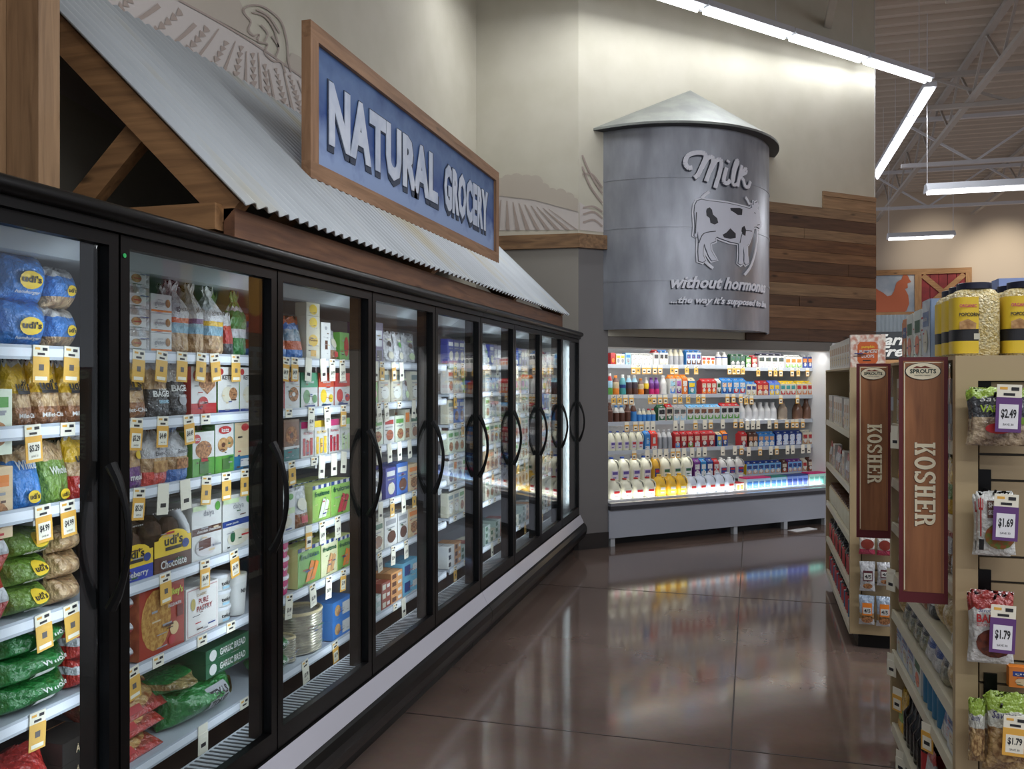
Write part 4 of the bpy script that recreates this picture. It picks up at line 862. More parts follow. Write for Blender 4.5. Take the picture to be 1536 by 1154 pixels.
glut('glut1', gOr, 'gluten free loaf bag with orange band', 14); glut('glut2', gPur, 'gluten free loaf bag with purple band', 15); glut('glut3', gYel, 'gluten free loaf bag with gold band', 16)
reg('redpk', Bag('small red food pouch', 'food pouch', 'food_pouch', .08, .15, .05, [(.3, gBlk), (.7, gRed), (1, gW)], 'pouch', 17)); reg('grnpk', Bag('tall green bread bag', 'bread', 'bread_bag', .12, .24, .08, [(.3, gDG), (.4, gW), (.7, gDG), (.8, CLEARP), (1, gGrn)], 'loaf', 18))
reg('bagel1', Bag('clear and black bagel bag', 'bagels', 'bagel_bag', .13, .185, .08, [(.52, gBlk), (.86, BREADP), (1, CLEARP)], 'pouch', 19), ('text', 'BAGEL', .5, .42, .8, .11, cW, .03), ('text', 'SEEDED', .5, .28, .5, .06, cLB), ('text', 'schar', .5, .5, .4, .04, cW))
reg('bagel2', Bag('dark grey bagel bag', 'bagels', 'bagel_bag', .11, .18, .08, [(.62, gBlk), (.9, CLEARP), (1, CLEARP)], 'pouch', 20), ('text', 'BAGEL', .5, .52, .86, .12, cW, .03), ('oval', .5, .3, .22, .1, cGry), ('text', 'PLAIN', .5, .38, .4, .05, cW))
reg('katz1', Box('white and red donut hole box', 'donut box', 'donut_box', .15, .18, .06, cRed, cW), ('rect', 0, 0, 1, .24, cRed), ('poly', [(.3, .88), (.95, .88), (.95, .6), (.62, .42), (.3, .6)], COOKIE), ('oval', .22, .82, .16, .12, cRed), ('text', 'katz', .22, .83, .22, .1, cW), ('oval', .45, .24, .2, .14, cRed), ('text', 'GLUTEN FREE', .45, .25, .3, .05, cW))
reg('katz2', Box('white box with plain donuts', 'donut box', 'donut_box', .12, .18, .06, cGrn, cW), ('oval', .14, .9, .12, .07, cRed), ('text', 'KETTLE', .5, .78, .6, .1, cBlk), ('oval', .45, .4, .28, .18, cCream), ('oval', .7, .42, .2, .14, COOKIE), ('rect', 0, 0, 1, .08, cNavy))
reg('katz3', Box('green and white chocolate cookie box', 'cookie box', 'cookie_box', .14, .165, .06, cGrn, cW), ('rect', 0, 0, 1, .42, cGrn), ('oval', .5, .6, .38, .2, COOKIE), ('oval', .18, .85, .17, .1, cRed), ('text', 'katz', .18, .85, .24, .08, cW), ('rect', .3, .08, .7, .38, fx((70, 110, 60))), ('rect', .36, .34, .66, .42, cRed))
reg('katz4', Box('green and white glazed donut box', 'donut box', 'donut_box', .12, .185, .06, cGrn, cW), ('rect', 0, 0, 1, .36, cGrn), ('oval', .42, .58, .3, .15, BREAD), ('oval', .42, .58, .1, .05, cBrn), ('oval', .75, .62, .22, .12, BREAD), ('oval', .5, .88, .35, .08, cRed), ('text', 'katz', .5, .88, .4, .09, cW), ('rect', .35, .08, .75, .3, fx((70, 110, 60))))
reg('katz5', Box('blue box with tan biscuit', 'cookie box', 'cookie_box', .12, .18, .06, cTeal, fx((40, 110, 150))), ('rect', 0, .3, 1, 1, cTan), ('oval', .55, .9, .2, .08, cRed), ('rect', .3, .08, .8, .24, cW))
reg('purbag', Bag('purple and yellow bread bag', 'bread', 'bread_bag', .14, .2, .09, [(.36, gPur), (.72, BREADP), (.92, gYel), (1, CLEARP)], 'pouch', 21), ('text', 'flax meal', .45, .2, .7, .1, cW), ('oval', .82, .55, .12, .07, cYel))
reg('whitebr', Bag('white bread bag with red base', 'bread', 'bread_bag', .13, .2, .09, [(.18, gl((210, 70, 60))), (.4, BREADP), (.88, gW), (1, gl((120, 30, 30)))], 'loaf', 22), ('text', "Ener-G", .5, .5, .5, .07, fx((90, 90, 94))), ('rect', .2, .2, .8, .38, BREAD))
reg('bluebr', Bag('white bread bag with blue base', 'bread', 'bread_bag', .13, .2, .09, [(.2, gl((60, 110, 180))), (.42, BREADP), (.88, gW), (1, gl((80, 130, 190)))], 'loaf', 23), ('text', "Ener-G", .5, .52, .5, .07, fx((90, 90, 94))), ('rect', .2, .22, .75, .4, COOKIE))
def clam(key, look, lowc, txt):
    p = Pk(look, 'muffin pack', 'muffin_pack', .18, .165, .2); w, h, d = p.w, p.h, p.d
    tray = mat((24, 24, 26), .3); p.mb.box((-w / 2 + .01, -d / 2 + .01, 0), (w / 2 - .01, d / 2 - .01, .05), tray)
    for x in (-.042, .042):
        for y in (-.04, .045): p.mb.lathe([(.034, .05), (.038, .10), (.040, .105), (.034, .128), (.018, .142)], [(1, fx((86, 58, 40), .7, 0, (60, 40, 28), 40))], 12, c=(x, y))
    dm = MB(); P = [(-w / 2, -d / 2, .02), (w / 2, -d / 2, .02), (w / 2, d / 2, .02), (-w / 2, d / 2, .02)]; k_ = .78
    dm.add(P + [(x * .98, y * .98, .11) for x, y, z in P] + [(x * k_, y * k_, h) for x, y, z in P], [(0, 1, 5, 4), (1, 2, 6, 5), (2, 3, 7, 6), (3, 0, 4, 7), (4, 5, 9, 8), (5, 6, 10, 9), (6, 7, 11, 10), (7, 4, 8, 11), (8, 9, 10, 11)], FILM)
    for i in range(14): dm.box((-w * .39 + i * w * .78 / 13.5, -d * .395, h - .001), (-w * .39 + i * w * .78 / 13.5 + .004, -d * .38, h + .003), CLEARP)
    p.sub('dome_lid', dm); p.yf = lambda x, z: -d / 2 - .001
    p.rect(0, 0, 1, .28, lowc).rect(0, .28, 1, .56, cYel).oval(.5, .52, .42, .18, cYel).text("udi's", .5, .53, .5, .17, cBlk, .03).rect(.28, .36, .72, .42, cBlk).text(txt, .5, .14, .7, .14, cW).oval(.82, .42, .1, .08, cNavy)
    T[key] = p
clam('clamb', 'clear blueberry muffin pack', fx((40, 66, 170)), 'Blueberry'); clam('clamc', 'clear chocolate muffin pack', cBrn, 'Chocolate')
reg('daiya1', Box('white chocolate cheesecake box', 'dessert box', 'dessert_box', .2, .2, .2, cW, cW, cGrn), ('rect', 0, .44, 1, .56, cBrn), ('text', 'daiya', .55, .78, .36, .13, cGry), ('text', 'chocolate cheesecake', .55, .5, .8, .05, cW), ('oval', .85, .88, .09, .08, cGrn), ('oval', .45, .22, .36, .16, fx((200, 196, 196))), ('poly', [(.2, .18), (.6, .2), (.6, .36), (.2, .34)], fx((90, 52, 44))), ('rect', 0, .86, .45, .94, cLG))
reg('daiya2', Box('white plain cheesecake box', 'dessert box', 'dessert_box', .2, .2, .2, cW, cW, cGrn), ('rect', 0, .44, 1, .55, cNavy), ('text', 'daiya', .5, .78, .36, .13, cGry), ('text', 'new york', .3, .49, .4, .05, cW), ('oval', .85, .88, .09, .08, cGrn), ('oval', .5, .22, .36, .15, cCream), ('oval', .3, .25, .08, .1, cDG), ('rect', 0, .86, .5, .94, cLG))
reg('daiya3', Box('pale green and white dessert box', 'dessert box', 'dessert_box', .15, .19, .15, cW, cW), ('rect', 0, .45, 1, .6, cLG), ('text', 'daiya', .4, .78, .5, .12, cGry), ('oval', .8, .88, .12, .08, cGrn), ('oval', .5, .25, .36, .15, cCream))
reg('mikey', Box('red box with toasted muffin picture', 'muffin box', 'muffin_box', .24, .2, .12, fx((140, 66, 40), .6, 0, (170, 96, 56), 30), fx((158, 54, 34))), ('oval', .36, .52, .33, .45, fx((196, 152, 78), .8, 0, (160, 110, 50), 90)), ('text', "mikey's", .78, .84, .36, .14, fx((190, 200, 70)), .03), ('oval', .76, .3, .1, .1, fx((220, 190, 140))), ('oval', .7, .14, .08, .07, cRed), ('rect', .82, .45, .96, .62, fx((110, 36, 26))), ('text', 'ENGLISH MUFFIN', .76, .66, .3, .05, cW))
reg('pastry', Box('white pastry box with gold crown', 'pastry box', 'pastry_box', .2, .165, .12, cW, fx((224, 222, 218))), ('rect', .04, .04, .96, .96, fx((190, 150, 150))), ('rect', .055, .06, .945, .94, fx((224, 222, 218))), ('text', 'PURE', .52, .68, .3, .11, fx((150, 40, 40))), ('text', 'PASTRY', .55, .54, .48, .11, fx((150, 40, 40))), ('oval', .2, .66, .07, .12, fx((176, 158, 70))), ('text', 'CLASSIC', .45, .82, .3, .05, fx((160, 130, 60))))
reg('wtub', Lathe('white vegan food tub', 'food tub', 'food_tub', .105, .062, [(.86, 0), (.92, .78), (1, .8), (1, .97), (.95, 1)], [(.78, cW), (1, fx((214, 218, 222), .3))]), ('text', 'tofutti', .5, .45, .5, .25, cBlk), ('rect', .3, .1, .7, .25, cLB))
reg('cups', Lathe('clear patterned cup with red label', 'cup', 'food_cup', .09, .14, [(.8, 0), (1, .97), (1, 1)], [(.3, cRed), (.8, cW), (1, cCream)]), ('text', 'NEW', .5, .6, .4, .1, cBlk))
reg('texas', Bag('green texas toast bag', 'frozen bread', 'frozen_bread_bag', .3, .115, .22, [(1, gDG)], 'pillow', 24, n=26, lump=.09), ('rect', .42, .18, .74, .82, cGry), ('text', 'TEXAS', .58, .62, .27, .22, cBlk, .04), ('text', 'TOAST', .58, .36, .27, .22, cBlk, .04), ('oval', .9, .5, .09, .25, BREAD))
reg('pizza', Bag('frozen pizza in clear red wrap', 'frozen pizza', 'frozen_pizza', .26, .05, .26, [(.35, gRed), (.7, gl((190, 160, 100), (150, 90, 50), 30)), (1, gl((176, 140, 90), (110, 60, 36), 30))], 'pillow', 25, lump=.12))
reg('pizL', Bag('frozen pizza in clear red wrap', 'frozen pizza', 'frozen_pizza', .26, .26, .045, [(.1, gRed), (.9, gl((120, 70, 50), (170, 50, 40), 12)), (1, gRed)], 'pillow', 25, lump=.05), ('oval', .5, .5, .44, .42, gl((206, 172, 110), (170, 96, 56), 34)), ('rect', .1, .04, .5, .14, cRed)); reg('pizgrn', Bag('frozen flatbread in green wrap', 'frozen pizza', 'frozen_pizza', .26, .055, .24, [(.4, gDG), (.8, gl((170, 150, 96), (110, 90, 50), 30)), (1, gDG)], 'pillow', 26, lump=.12))
reg('garlic', Box('green garlic bread box', 'bread box', 'frozen_bread_box', .26, .05, .2, cDG, cDG, COOKIE), ('text', 'GARLIC BREAD', .6, .5, .6, .5, cW, .03), ('oval', .15, .5, .08, .4, cW))
reg('darkpz', Box('dark frozen pizza box', 'frozen pizza', 'frozen_pizza_box', .3, .06, .26, fx((40, 38, 36)), fx((40, 38, 36)), PIZZ), ('text', 'AMY', .5, .5, .3, .4, cTan), ('rect', .75, 0, 1, .4, cDG))
# door 3 / 4 boxes
reg('fishbag', Bag('blue and orange snack bag', 'frozen bag', 'frozen_bag', .13, .19, .09, [(.22, gBlu), (.42, gOr), (.72, gl((70, 130, 160), (200, 210, 220), 20)), (.85, gBlu), (1, gOr)], 'pouch', 27))
reg('pumpk', Box('cream pumpkin puree carton', 'food box', 'food_box', .085, .165, .06, cCream, cCream), ('oval', .5, .62, .36, .2, fx((226, 190, 90))), ('text', 'Pumpkin', .5, .62, .6, .08, cBrn), ('rect', .3, .1, .7, .3, fx((214, 170, 90))))
reg('pumps', Box('small cream carton with yellow badges', 'food box', 'food_box', .085, .06, .06, cCream, cCream), ('oval', .5, .5, .3, .4, cYel))
reg('whtall', Box('tall white carton with brown emblem', 'food box', 'food_box', .07, .2, .05, cW, cW), ('rect', .4, .28, .7, .52, cBrn), ('oval', .5, .85, .15, .05, cGry))
reg('grnred', Box('green box with red fruit bar', 'ice pop box', 'food_box', .08, .15, .05, cGrn, fx((110, 170, 90))), ('oval', .7, .5, .25, .35, cRed))
reg('donutw', Box('white box with chocolate donuts', 'donut box', 'donut_box', .12, .18, .06, cRed, cW), ('text', 'Katz', .55, .8, .5, .12, cRed), ('oval', .62, .4, .3, .2, COOKIE), ('oval', .62, .4, .1, .06, cW), ('rect', 0, 0, .06, 1, cRed))
def sorb(key, look, c, fr): reg(key, Box(look, 'ice pop box', 'ice_pop_box', .12, .17, .05, c, cW), ('rect', 0, .58, 1, 1, c), ('oval', .32, .32, .2, .2, fr), ('oval', .8, .25, .15, .12, fr), ('text', 'sorbet', .5, .74, .5, .09, cW), ('rect', .2, .04, .8, .08, cNavy))
sorb('sorg', 'green and white sorbet box', fx((70, 150, 110)), fx((96, 140, 90))); sorb('sorr', 'orange red lemon sorbet box', fx((214, 90, 60)), cYel); sorb('sors', 'red strawberry sorbet box', fx((196, 50, 50)), fx((190, 60, 60)))
def pop(key, look, c, b): reg(key, Box(look, 'ice pop box', 'ice_pop_box', .11, .175, .05, cW, cW), ('rect', 0, .82, 1, 1, c), ('rect', .12, .08, .32, .55, b), ('rect', .4, .08, .6, .5, b), ('rect', .68, .08, .88, .55, b), ('text', 'FRUIT BARS', .5, .68, .7, .07, b))
pop('popr', 'white box of red fruit bars', cPink, cRed); pop('popy', 'white box of yellow fruit bars', cYel, fx((230, 190, 60))); pop('popp', 'white box of pink fruit bars', fx((200, 60, 120)), fx((180, 40, 60))); pop('popg', 'pale green box of lime bars', fx((150, 200, 120)), cLG)
reg('brbox', Box('brown bagel box with teal band', 'bagel box', 'bagel_box', .12, .2, .08, cBrn, fx((120, 84, 60))), ('rect', 0, 0, 1, .3, fx((50, 110, 110))), ('oval', .5, .62, .38, .22, COOKIE), ('oval', .5, .62, .12, .07, cBrn), ('rect', 0, .3, 1, .36, cW))
def ruh(key, look, c, b): reg(key, Box(look, 'ice pop box', 'ice_pop_box', .13, .17, .1, fx((220, 226, 150)), c), ('rect', 0, .9, 1, 1, cNavy), ('rect', .15, .9, .3, 1, cW), ('rect', .45, .9, .6, 1, cW), ('rect', .75, .9, .9, 1, cW), ('text', 'fruitme', .5, .76, .84, .14, cDG, .03), ('poly', [(.3, .1), (.5, .1), (.72, .55), (.56, .62)], b), ('poly', [(.52, .1), (.7, .1), (.9, .5), (.76, .58)], b))
ruh('ruh1', 'green fruit bar box with pale bars', fx((150, 190, 90)), fx((220, 226, 210))); ruh('ruh2', 'green fruit bar box with red bars', fx((140, 190, 90)), fx((190, 40, 60))); ruh('ruh3', 'green fruit bar box with orange bars', fx((120, 170, 80)), cOr); ruh('ruh4', 'cream fruit bar box with tan bars', fx((210, 210, 170)), fx((206, 160, 110)))
reg('whmeat', Bag('white and brown frozen meal bag', 'frozen bag', 'frozen_bag', .15, .17, .07, [(.36, gBrn), (1, gW)], 'pouch', 28), ('oval', .5, .6, .3, .16, cCream), ('rect', .3, .12, .7, .3, cRed))
reg('twhip', Lathe('white and magenta whipped topping tub', 'topping tub', 'topping_tub', .12, .078, [(.86, 0), (.95, .8), (1, .82), (1, .96), (.96, 1)], [(.72, cPink), (1, fx((226, 226, 230), .3))]), ('text', 'truwhip', .5, .4, .8, .34, cW, .03))
def pies(key, look, w, h):
    p = Pk(look, 'pie shells', 'pie_shells', w, h, w); n = int(h / .011); p.mb.smooth = True; pr = []
    for i in range(n): z = i * h / n; pr += [(w * .46, z), (w * .5, z + .004), (w * .5, z + .007), (w * .46, z + .009)]
    p.mb.lathe(pr, [(1, mat((196, 192, 180), .25, .6, mix=(226, 222, 206), mscale=30))], 26)
    r_ = MB(); r_.tube([(w * .47 * math.cos(a * PI / 12), w * .47 * math.sin(a * PI / 12), h) for a in range(25)], .008, mat((206, 190, 150), .6), 6); r_.smooth = True; p.sub('pie_crust_rim', r_); T[key] = p
pies('pie1', 'tall stack of foil pie shells', .21, .17); pies('pie2', 'shorter stack of foil pie shells', .19, .13)
reg('blubox', Box('blue waffle box', 'waffle box', 'waffle_box', .17, .085, .14, fx((60, 120, 190)), fx((50, 120, 196)), fx((150, 150, 140), .5, 0, (60, 120, 180), 12)), ('rect', .5, .15, .95, .8, cW), ('oval', .25, .5, .15, .3, BREAD))
# door 4
reg('purblk', Box('purple and silver carton', 'food box', 'food_box', .1, .22, .06, fx((80, 66, 110)), fx((110, 100, 140))), ('rect', .1, .4, .9, .8, cSil), ('rect', .5, .05, .9, .3, cBlk))
def whp(key, look, a, b_, h=.17): reg(key, Bag(look, 'frozen pouch', 'frozen_pouch', .12, h, .06, [(.15, gW), (1, gW)], 'pouch', sum(map(ord, key))), ('oval', .5, .62, .16, .09, b_), ('rect', .3, .74, .7, .79, a), ('oval', .5, .25, .24, .12, a))
whp('wp1', 'white frozen pouch with black emblem', cCream, cBlk); whp('wp2', 'white frozen pouch with green emblem', cCream, cGrn); whp('wp3', 'white pouch with dark bean picture', cLG, cBrn)
def palebx(key, look, base, c, f): reg(key, Box(look, 'frozen meal', 'frozen_meal_box', .12, .18, .05, base, base), ('rect', .1, .72, .9, .88, c), ('oval', .55, .32, .34, .2, f), ('rect', .15, .6, .8, .64, cGry))
palebx('pb1', 'cream frozen meal box', cCream, fx((110, 130, 130)), fx((220, 222, 216))); palebx('pb2', 'white and green frozen meal box', fx((214, 222, 200)), cGrn, COOKIE); palebx('pb3', 'white and red frozen meal box', cW, cRed, fx((170, 90, 60))); palebx('pb4', 'pale box with burger picture', cCream, cDG, fx((140, 96, 66))); palebx('pb5', 'green and pink frozen box', fx((150, 190, 120)), cRed, fx((220, 150, 160))); palebx('pb6', 'purple blue ice cream bar box', fx((60, 70, 150)), cW, cCream); palebx('pb7', 'bright blue ice cream bar box', fx((60, 110, 190)), cW, fx((110, 70, 50))); palebx('pb8', 'white ice cream bar box', cW, cGry, cBrn); palebx('pb9', 'orange tan sandwich box', fx((216, 190, 150)), cOr, COOKIE)
def tall(key, look, b, c): reg(key, Box(look, 'frozen meal', 'frozen_meal_box', .07, .19, .05, b, b), ('rect', .1, .6, .9, .9, c), ('rect', .1, .1, .9, .4, COOKIE))
tall('tl1', 'narrow cream carton', cCream, cOr)
def brick(key, look, b, c, w=.12, h=.045): reg(key, Box(look, 'frozen snack box', 'frozen_snack_box', w, h, .12, b, b, c), ('rect', .08, .2, .45, .8, c), ('rect', .6, .3, .9, .7, cW))
brick('bk1', 'low orange brown snack box', fx((206, 150, 96)), cBrn); brick('bk2', 'low red brown snack box', fx((150, 66, 50)), cCream); brick('bk3', 'low grey green snack box', fx((170, 186, 180)), cDG); brick('bk4', 'light blue frozen carton', fx((110, 180, 210)), cNavy, .16, .09); brick('bk5', 'low white and black snack box', cW, cBlk); brick('bk6', 'low cream snack box', cCream, cDG)
# --- dairy
def lab(look, w, h, bands, capc, seed=0, waist=False):
    pr = [(.85, 0), (1, .03), (1, .55), (.97, .62), (.62, .78), (.42, .86), (.42, .9)] if not waist else [(.85, 0), (1, .04), (1, .22), (.88, .34), (1, .5), (.9, .66), (.5, .84), (.42, .9)]
    return Lathe(look, 'bottle', 'drink_bottle', w, h, pr, bands, ([(.46, .88), (.46, .98), (.4, 1)], capc), n=12)
def crt(key, look, body, front, a=None, b=None, top=None, h=.2, w=.095):
    p = Carton(look, w, h, w * .9, body, top, cW, front)
    if a: p.rect(.12, .42, .88, .68, a)
    if b: p.rect(.08, .05, .92, .3, b); 
    if b: p.oval(.5, .26, .24, .14, cW)
    T[key] = p
def small(key, look, b, f, h=.12, w=.08): reg(key, Box(look, 'dairy carton', 'dairy_carton', w, h, .07, b, f), ('rect', .1, .6, .9, .85, b), ('oval', .5, .35, .3, .2, cOr if b is cRed else cGry))
small('sred', 'small red dairy pack', cRed, cRed); small('swy', 'small white and yellow pack', cYel, cW); small('sby', 'small blue and orange pack', cBlue, cLB); small('srw', 'small red and white pack', cRed, cW, .1)
crt('mw', 'white milk carton with pale print', cW, cW, fx((210, 190, 190)), None, cW, .17); crt('mwb', 'white carton with light blue top', cW, cW, cBlk, fx((210, 200, 180)), cBlue, .18); crt('mwr', 'white carton with red roof', cW, cW, cBlk, fx((224, 200, 200)), cRed, .19)
T['crm'] = lab('tall cream coloured bottle', .075, .2, [(.2, cCream), (.3, cGry), (1, cCream)], cCream)
crt('blb', 'blue carton with brown base', cBlue, fx((180, 200, 224)), cNavy, cBrn, cBlue, .2); T['wbt'] = lab('white and blue tapered bottle', .075, .17, [(.25, cTan), (.5, cW), (.62, cNavy), (1, cW)], cW)
crt('dgc', 'dark green slim carton', fx((40, 70, 54)), fx((60, 84, 70)), cDG, cGry, cDG, .18, .08); crt('grc', 'green and white juice carton', cDG, cGrn, cCream, cW, cDG, .18); crt('rdc', 'red and white juice carton', cRed, cRed, cCream, cW, cRed, .18); crt('lct', 'white milk carton with black mark', cW, cW, fx((60, 70, 60)), fx((230, 210, 214)), fx((60, 60, 80)), .2, .11)
crt('orw', 'white carton with orange label', cW, cW, cOr, fx((150, 200, 110)), cW, .2); crt('org', 'white carton with orange and blue', cW, cNavy, cOr, fx((60, 90, 180)), cGry, .2)
T['tl'] = lab('teal and navy creamer bottle', .085, .22, [(.35, cTeal), (.5, cNavy), (.75, fx((90, 160, 170))), (1, cW)], cW, 0, True); T['brc'] = lab('brown creamer bottle with dark label', .085, .21, [(.35, cBrn), (.6, fx((70, 60, 70))), (1, cLB)], cW, 0, True); T['gc'] = lab('green white creamer bottle', .08, .22, [(.3, cGrn), (.6, cLB), (1, cRed)], cW, 0, True); T['tnc'] = lab('tan creamer bottle', .085, .19, [(.4, cOr), (.6, cTan), (1, fx((120, 90, 80)))], cOr, 0, True); T['ylc'] = lab('white yellow creamer bottle', .08, .19, [(.3, cBrn), (.6, cYel), (1, cW)], cW, 0, True); T['prc'] = lab('purple creamer bottle', .085, .19, [(.3, cPink), (.6, cPur), (1, fx((130, 90, 170)))], cPur, 0, True); T['wbc'] = lab('tall white bottle with blue base', .08, .21, [(.2, cNavy), (.6, cW), (.7, cW), (1, cW)], cW)
crt('ojc', 'tall orange topped juice carton', cW, cW, cLB, fx((80, 130, 200)), cOr, .24, .1); crt('pjc', 'tall orange and purple juice carton', cW, cW, fx((180, 110, 190)), cPur, cOr, .24, .1); crt('oor', 'tall orange juice carton', cOr, fx((226, 120, 60)), cW, cOr, cOr, .24, .1); crt('byc', 'blue and yellow juice carton', cNavy, fx((70, 140, 200)), cYel, cTeal, cTan, .22, .1)
crt('rec', 'red carton with white print', cRed, fx((196, 46, 40)), cCream, cOr, cRed, .21); crt('wgc', 'white carton with dark print', cW, cW, cDG, cBlk, cW, .2); crt('bbc', 'blue almond milk carton', cBlue, fx((60, 140, 210)), fx((230, 200, 170)), cNavy, cBlue, .22, .1); crt('bro', 'blue carton with red berries', cBlue, fx((70, 150, 216)), cW, cRed, cBlue, .22, .1); crt('ovc', 'white carton with blue oval', cCream, fx((210, 210, 190)), cNavy, cTan, cBlue, .2); crt('cic', 'red carton with tan swirl', cRed, cRed, fx((224, 160, 110)), cTan, cRed, .2); crt('lic', 'light blue carton with yellow swirl', fx((90, 130, 210)), fx((110, 150, 216)), cYel, cYel, fx((90, 120, 220)), .2); crt('sic', 'white carton with teal label', cCream, cCream, cTeal, cRed, cYel, .2); crt('sir', 'white carton with red blue label', cCream, cCream, cRed, fx((196, 120, 80)), cYel, .2)
T['chb'] = lab('brown chocolate milk bottle', .085, .22, [(.3, cBrn), (.6, fx((140, 110, 100))), (1, cBrn)], cBrn); T['wsb'] = lab('white bottle with brown splash', .085, .2, [(.35, cBrn), (1, cW)], cBlue); T['bcb'] = lab('brown bottle with blue label', .085, .2, [(.35, cBlue), (1, cBrn)], cW); T['smb'] = lab('small cream bottle with blue label', .075, .14, [(.35, cBlue), (1, cCream)], cW); T['smr'] = lab('small bottle with red cap', .075, .14, [(.35, cBlue), (1, cCream)], cRed)
crt('gwc', 'grey white milk carton', fx((190, 194, 190)), cW, fx((90, 96, 96)), cLB, cGry, .21); crt('gnc', 'white carton with green base', cDG, cW, cBlk, cDG, cDG, .2); crt('rdb', 'cream carton with red roof', cRed, cCream, cBlk, cDG, cRed, .2); crt('cow', 'white carton with brown cow print', cLB, cW, fx((120, 76, 56)), cGrn, fx((110, 170, 214)), .2); crt('cor', 'white carton with black cow print', cLB, cW, cBlk, cGrn, cRed, .2)
T['glb'] = Lathe('glass bottle of white milk', 'bottle', 'milk_bottle', .1, .235, [(.85, 0), (1, .03), (1, .5), (.9, .62), (.5, .8), (.4, .9), (.44, .93)], [(.3, fx((216, 218, 220), .15)), (.5, fx((200, 204, 210), .3)), (1, fx((224, 226, 226), .12))], ([(.46, .93), (.46, 1)], cW)); T['glc'] = Lathe('glass bottle of chocolate milk', 'bottle', 'milk_bottle', .115, .26, [(.85, 0), (1, .03), (1, .45), (.9, .58), (.5, .78), (.4, .9), (.44, .93)], [(1, fx((104, 74, 58), .15))], ([(.46, .93), (.46, 1)], cBrn)); T['glg'] = Lathe('tall glass bottle of grey brown drink', 'bottle', 'milk_bottle', .105, .26, [(.85, 0), (1, .03), (1, .5), (.9, .62), (.5, .8), (.4, .9), (.44, .93)], [(1, fx((150, 136, 120), .12))], ([(.46, .93), (.46, 1)], cBrn))
JW = fx((226, 226, 206), .35); LBL = fx((206, 200, 214)); LPU = fx((90, 76, 150)); JBL = fx((206, 216, 232), .35)
T['hj'] = Jug('half gallon milk jug with purple label', .22, JW, cNavy, LBL, LPU, .1); T['hjr'] = Jug('half gallon milk jug with red label', .22, JW, cGry, LBL, cRed, .1); T['blm'] = Carton('bright blue milk carton', .095, .23, .09, cBlue, cBlue, cW, None); T['rdm'] = Carton('bright red milk carton', .095, .23, .09, fx((206, 60, 50)), fx((206, 60, 50)), cW, None)
for q in ('blm', 'rdm'): T[q].rect(.1, 0, .9, .18, cW).rect(.3, .3, .7, .62, fx((150, 190, 226)) if q == 'blm' else cW)
T['svb'] = lab('silver grey bottle', .085, .23, [(.2, fx((160, 120, 90))), (.6, cSil), (1, fx((206, 208, 210)))], cGry)
crt('rsv', 'dark red carton with blue base', cRed, cRed, fx((220, 190, 170)), cBlue, cRed, .23, .095); crt('rsr', 'dark red soy milk carton', cRed, cRed, fx((220, 190, 170)), fx((110, 20, 30)), cRed, .23, .095); crt('rsg', 'dark red carton with green base', cRed, cRed, fx((220, 190, 170)), cGrn, cRed, .23, .095); crt('rsw', 'dark red carton with white base', cRed, cRed, fx((220, 190, 170)), fx((206, 214, 226)), cRed, .23, .095); crt('nvb', 'orange and navy soy carton', cOr, fx((40, 80, 160)), cOr, cNavy, cOr, .23, .095)
crt('bsp', 'brown and white almond carton', cBrn, cBrn, fx((210, 150, 110)), cCream, cBrn, .22); crt('bsb', 'blue almond carton with splash', cBlue, fx((60, 130, 200)), fx((210, 160, 120)), cW, cBlue, .22); crt('boc', 'white carton with navy edges', cNavy, cNavy, cW, cW, cNavy, .22); crt('tnb', 'tan nut milk carton', cTan, cCream, cRed, fx((170, 120, 80)), cCream, .21); T['boc'].rect(.2, .06, .8, .76, fx((206, 218, 236)))
T['gal'] = Jug('white gallon jug with lilac label', .25, JW, cNavy, LBL, LPU, .155); T['gag'] = Jug('white gallon jug with green label', .25, JW, cGry, cW, cDG, .155); T['gay'] = Jug('yellow gallon jug with blue label', .25, fx((206, 160, 50), .35), cGry, cNavy, cRed, .14); T['gar'] = Jug('gallon jug with red cap', .22, JW, cRed, cW, cRed, .16); T['gyl'] = Jug('yellow juice gallon jug', .235, fx((236, 190, 60), .35), fx((236, 190, 60), .35), cYel, cW, .15); T['gbl'] = Jug('clear blue water gallon jug', .23, JBL, JBL, cW, cRed, .15); T['kef'] = Jug('white jug with red and navy label', .22, cW, cW, cNavy, cRed, .12)
crt('purm', 'purple and white milk carton', cPur, cPur, cW, cW, cPur, .21); crt('tem', 'light blue milk carton', fx((40, 120, 180)), fx((40, 130, 190)), cW, cW, fx((40, 120, 180)), .21); crt('nvm', 'navy milk carton', cNavy, cNavy, cW, cW, cNavy, .21); crt('rem', 'red and white milk carton', cRed, cRed, cW, cW, cRed, .2); crt('sim', 'blue and yellow almond carton', cYel, fx((110, 170, 220)), cNavy, fx((196, 160, 130)), cNavy, .19); crt('sid', 'dark chocolate almond carton', cBrn, cBrn, cCream, fx((150, 80, 50)), cBrn, .19); crt('sip', 'blue and pink almond carton', cPink, fx((110, 170, 220)), cNavy, fx((196, 150, 130)), cPur, .19)
def tubc(key, look, capc, body, lb): 
    p = Box(look, 'yogurt pack', 'yogurt_pack', .09, .12, .14, cW, lb); p.rect(.1, .15, .9, .75, body); c = MB(); c.box((-.047, -.072, .118), (.047, .05, .132), capc); p.sub('lid', c); T[key] = p
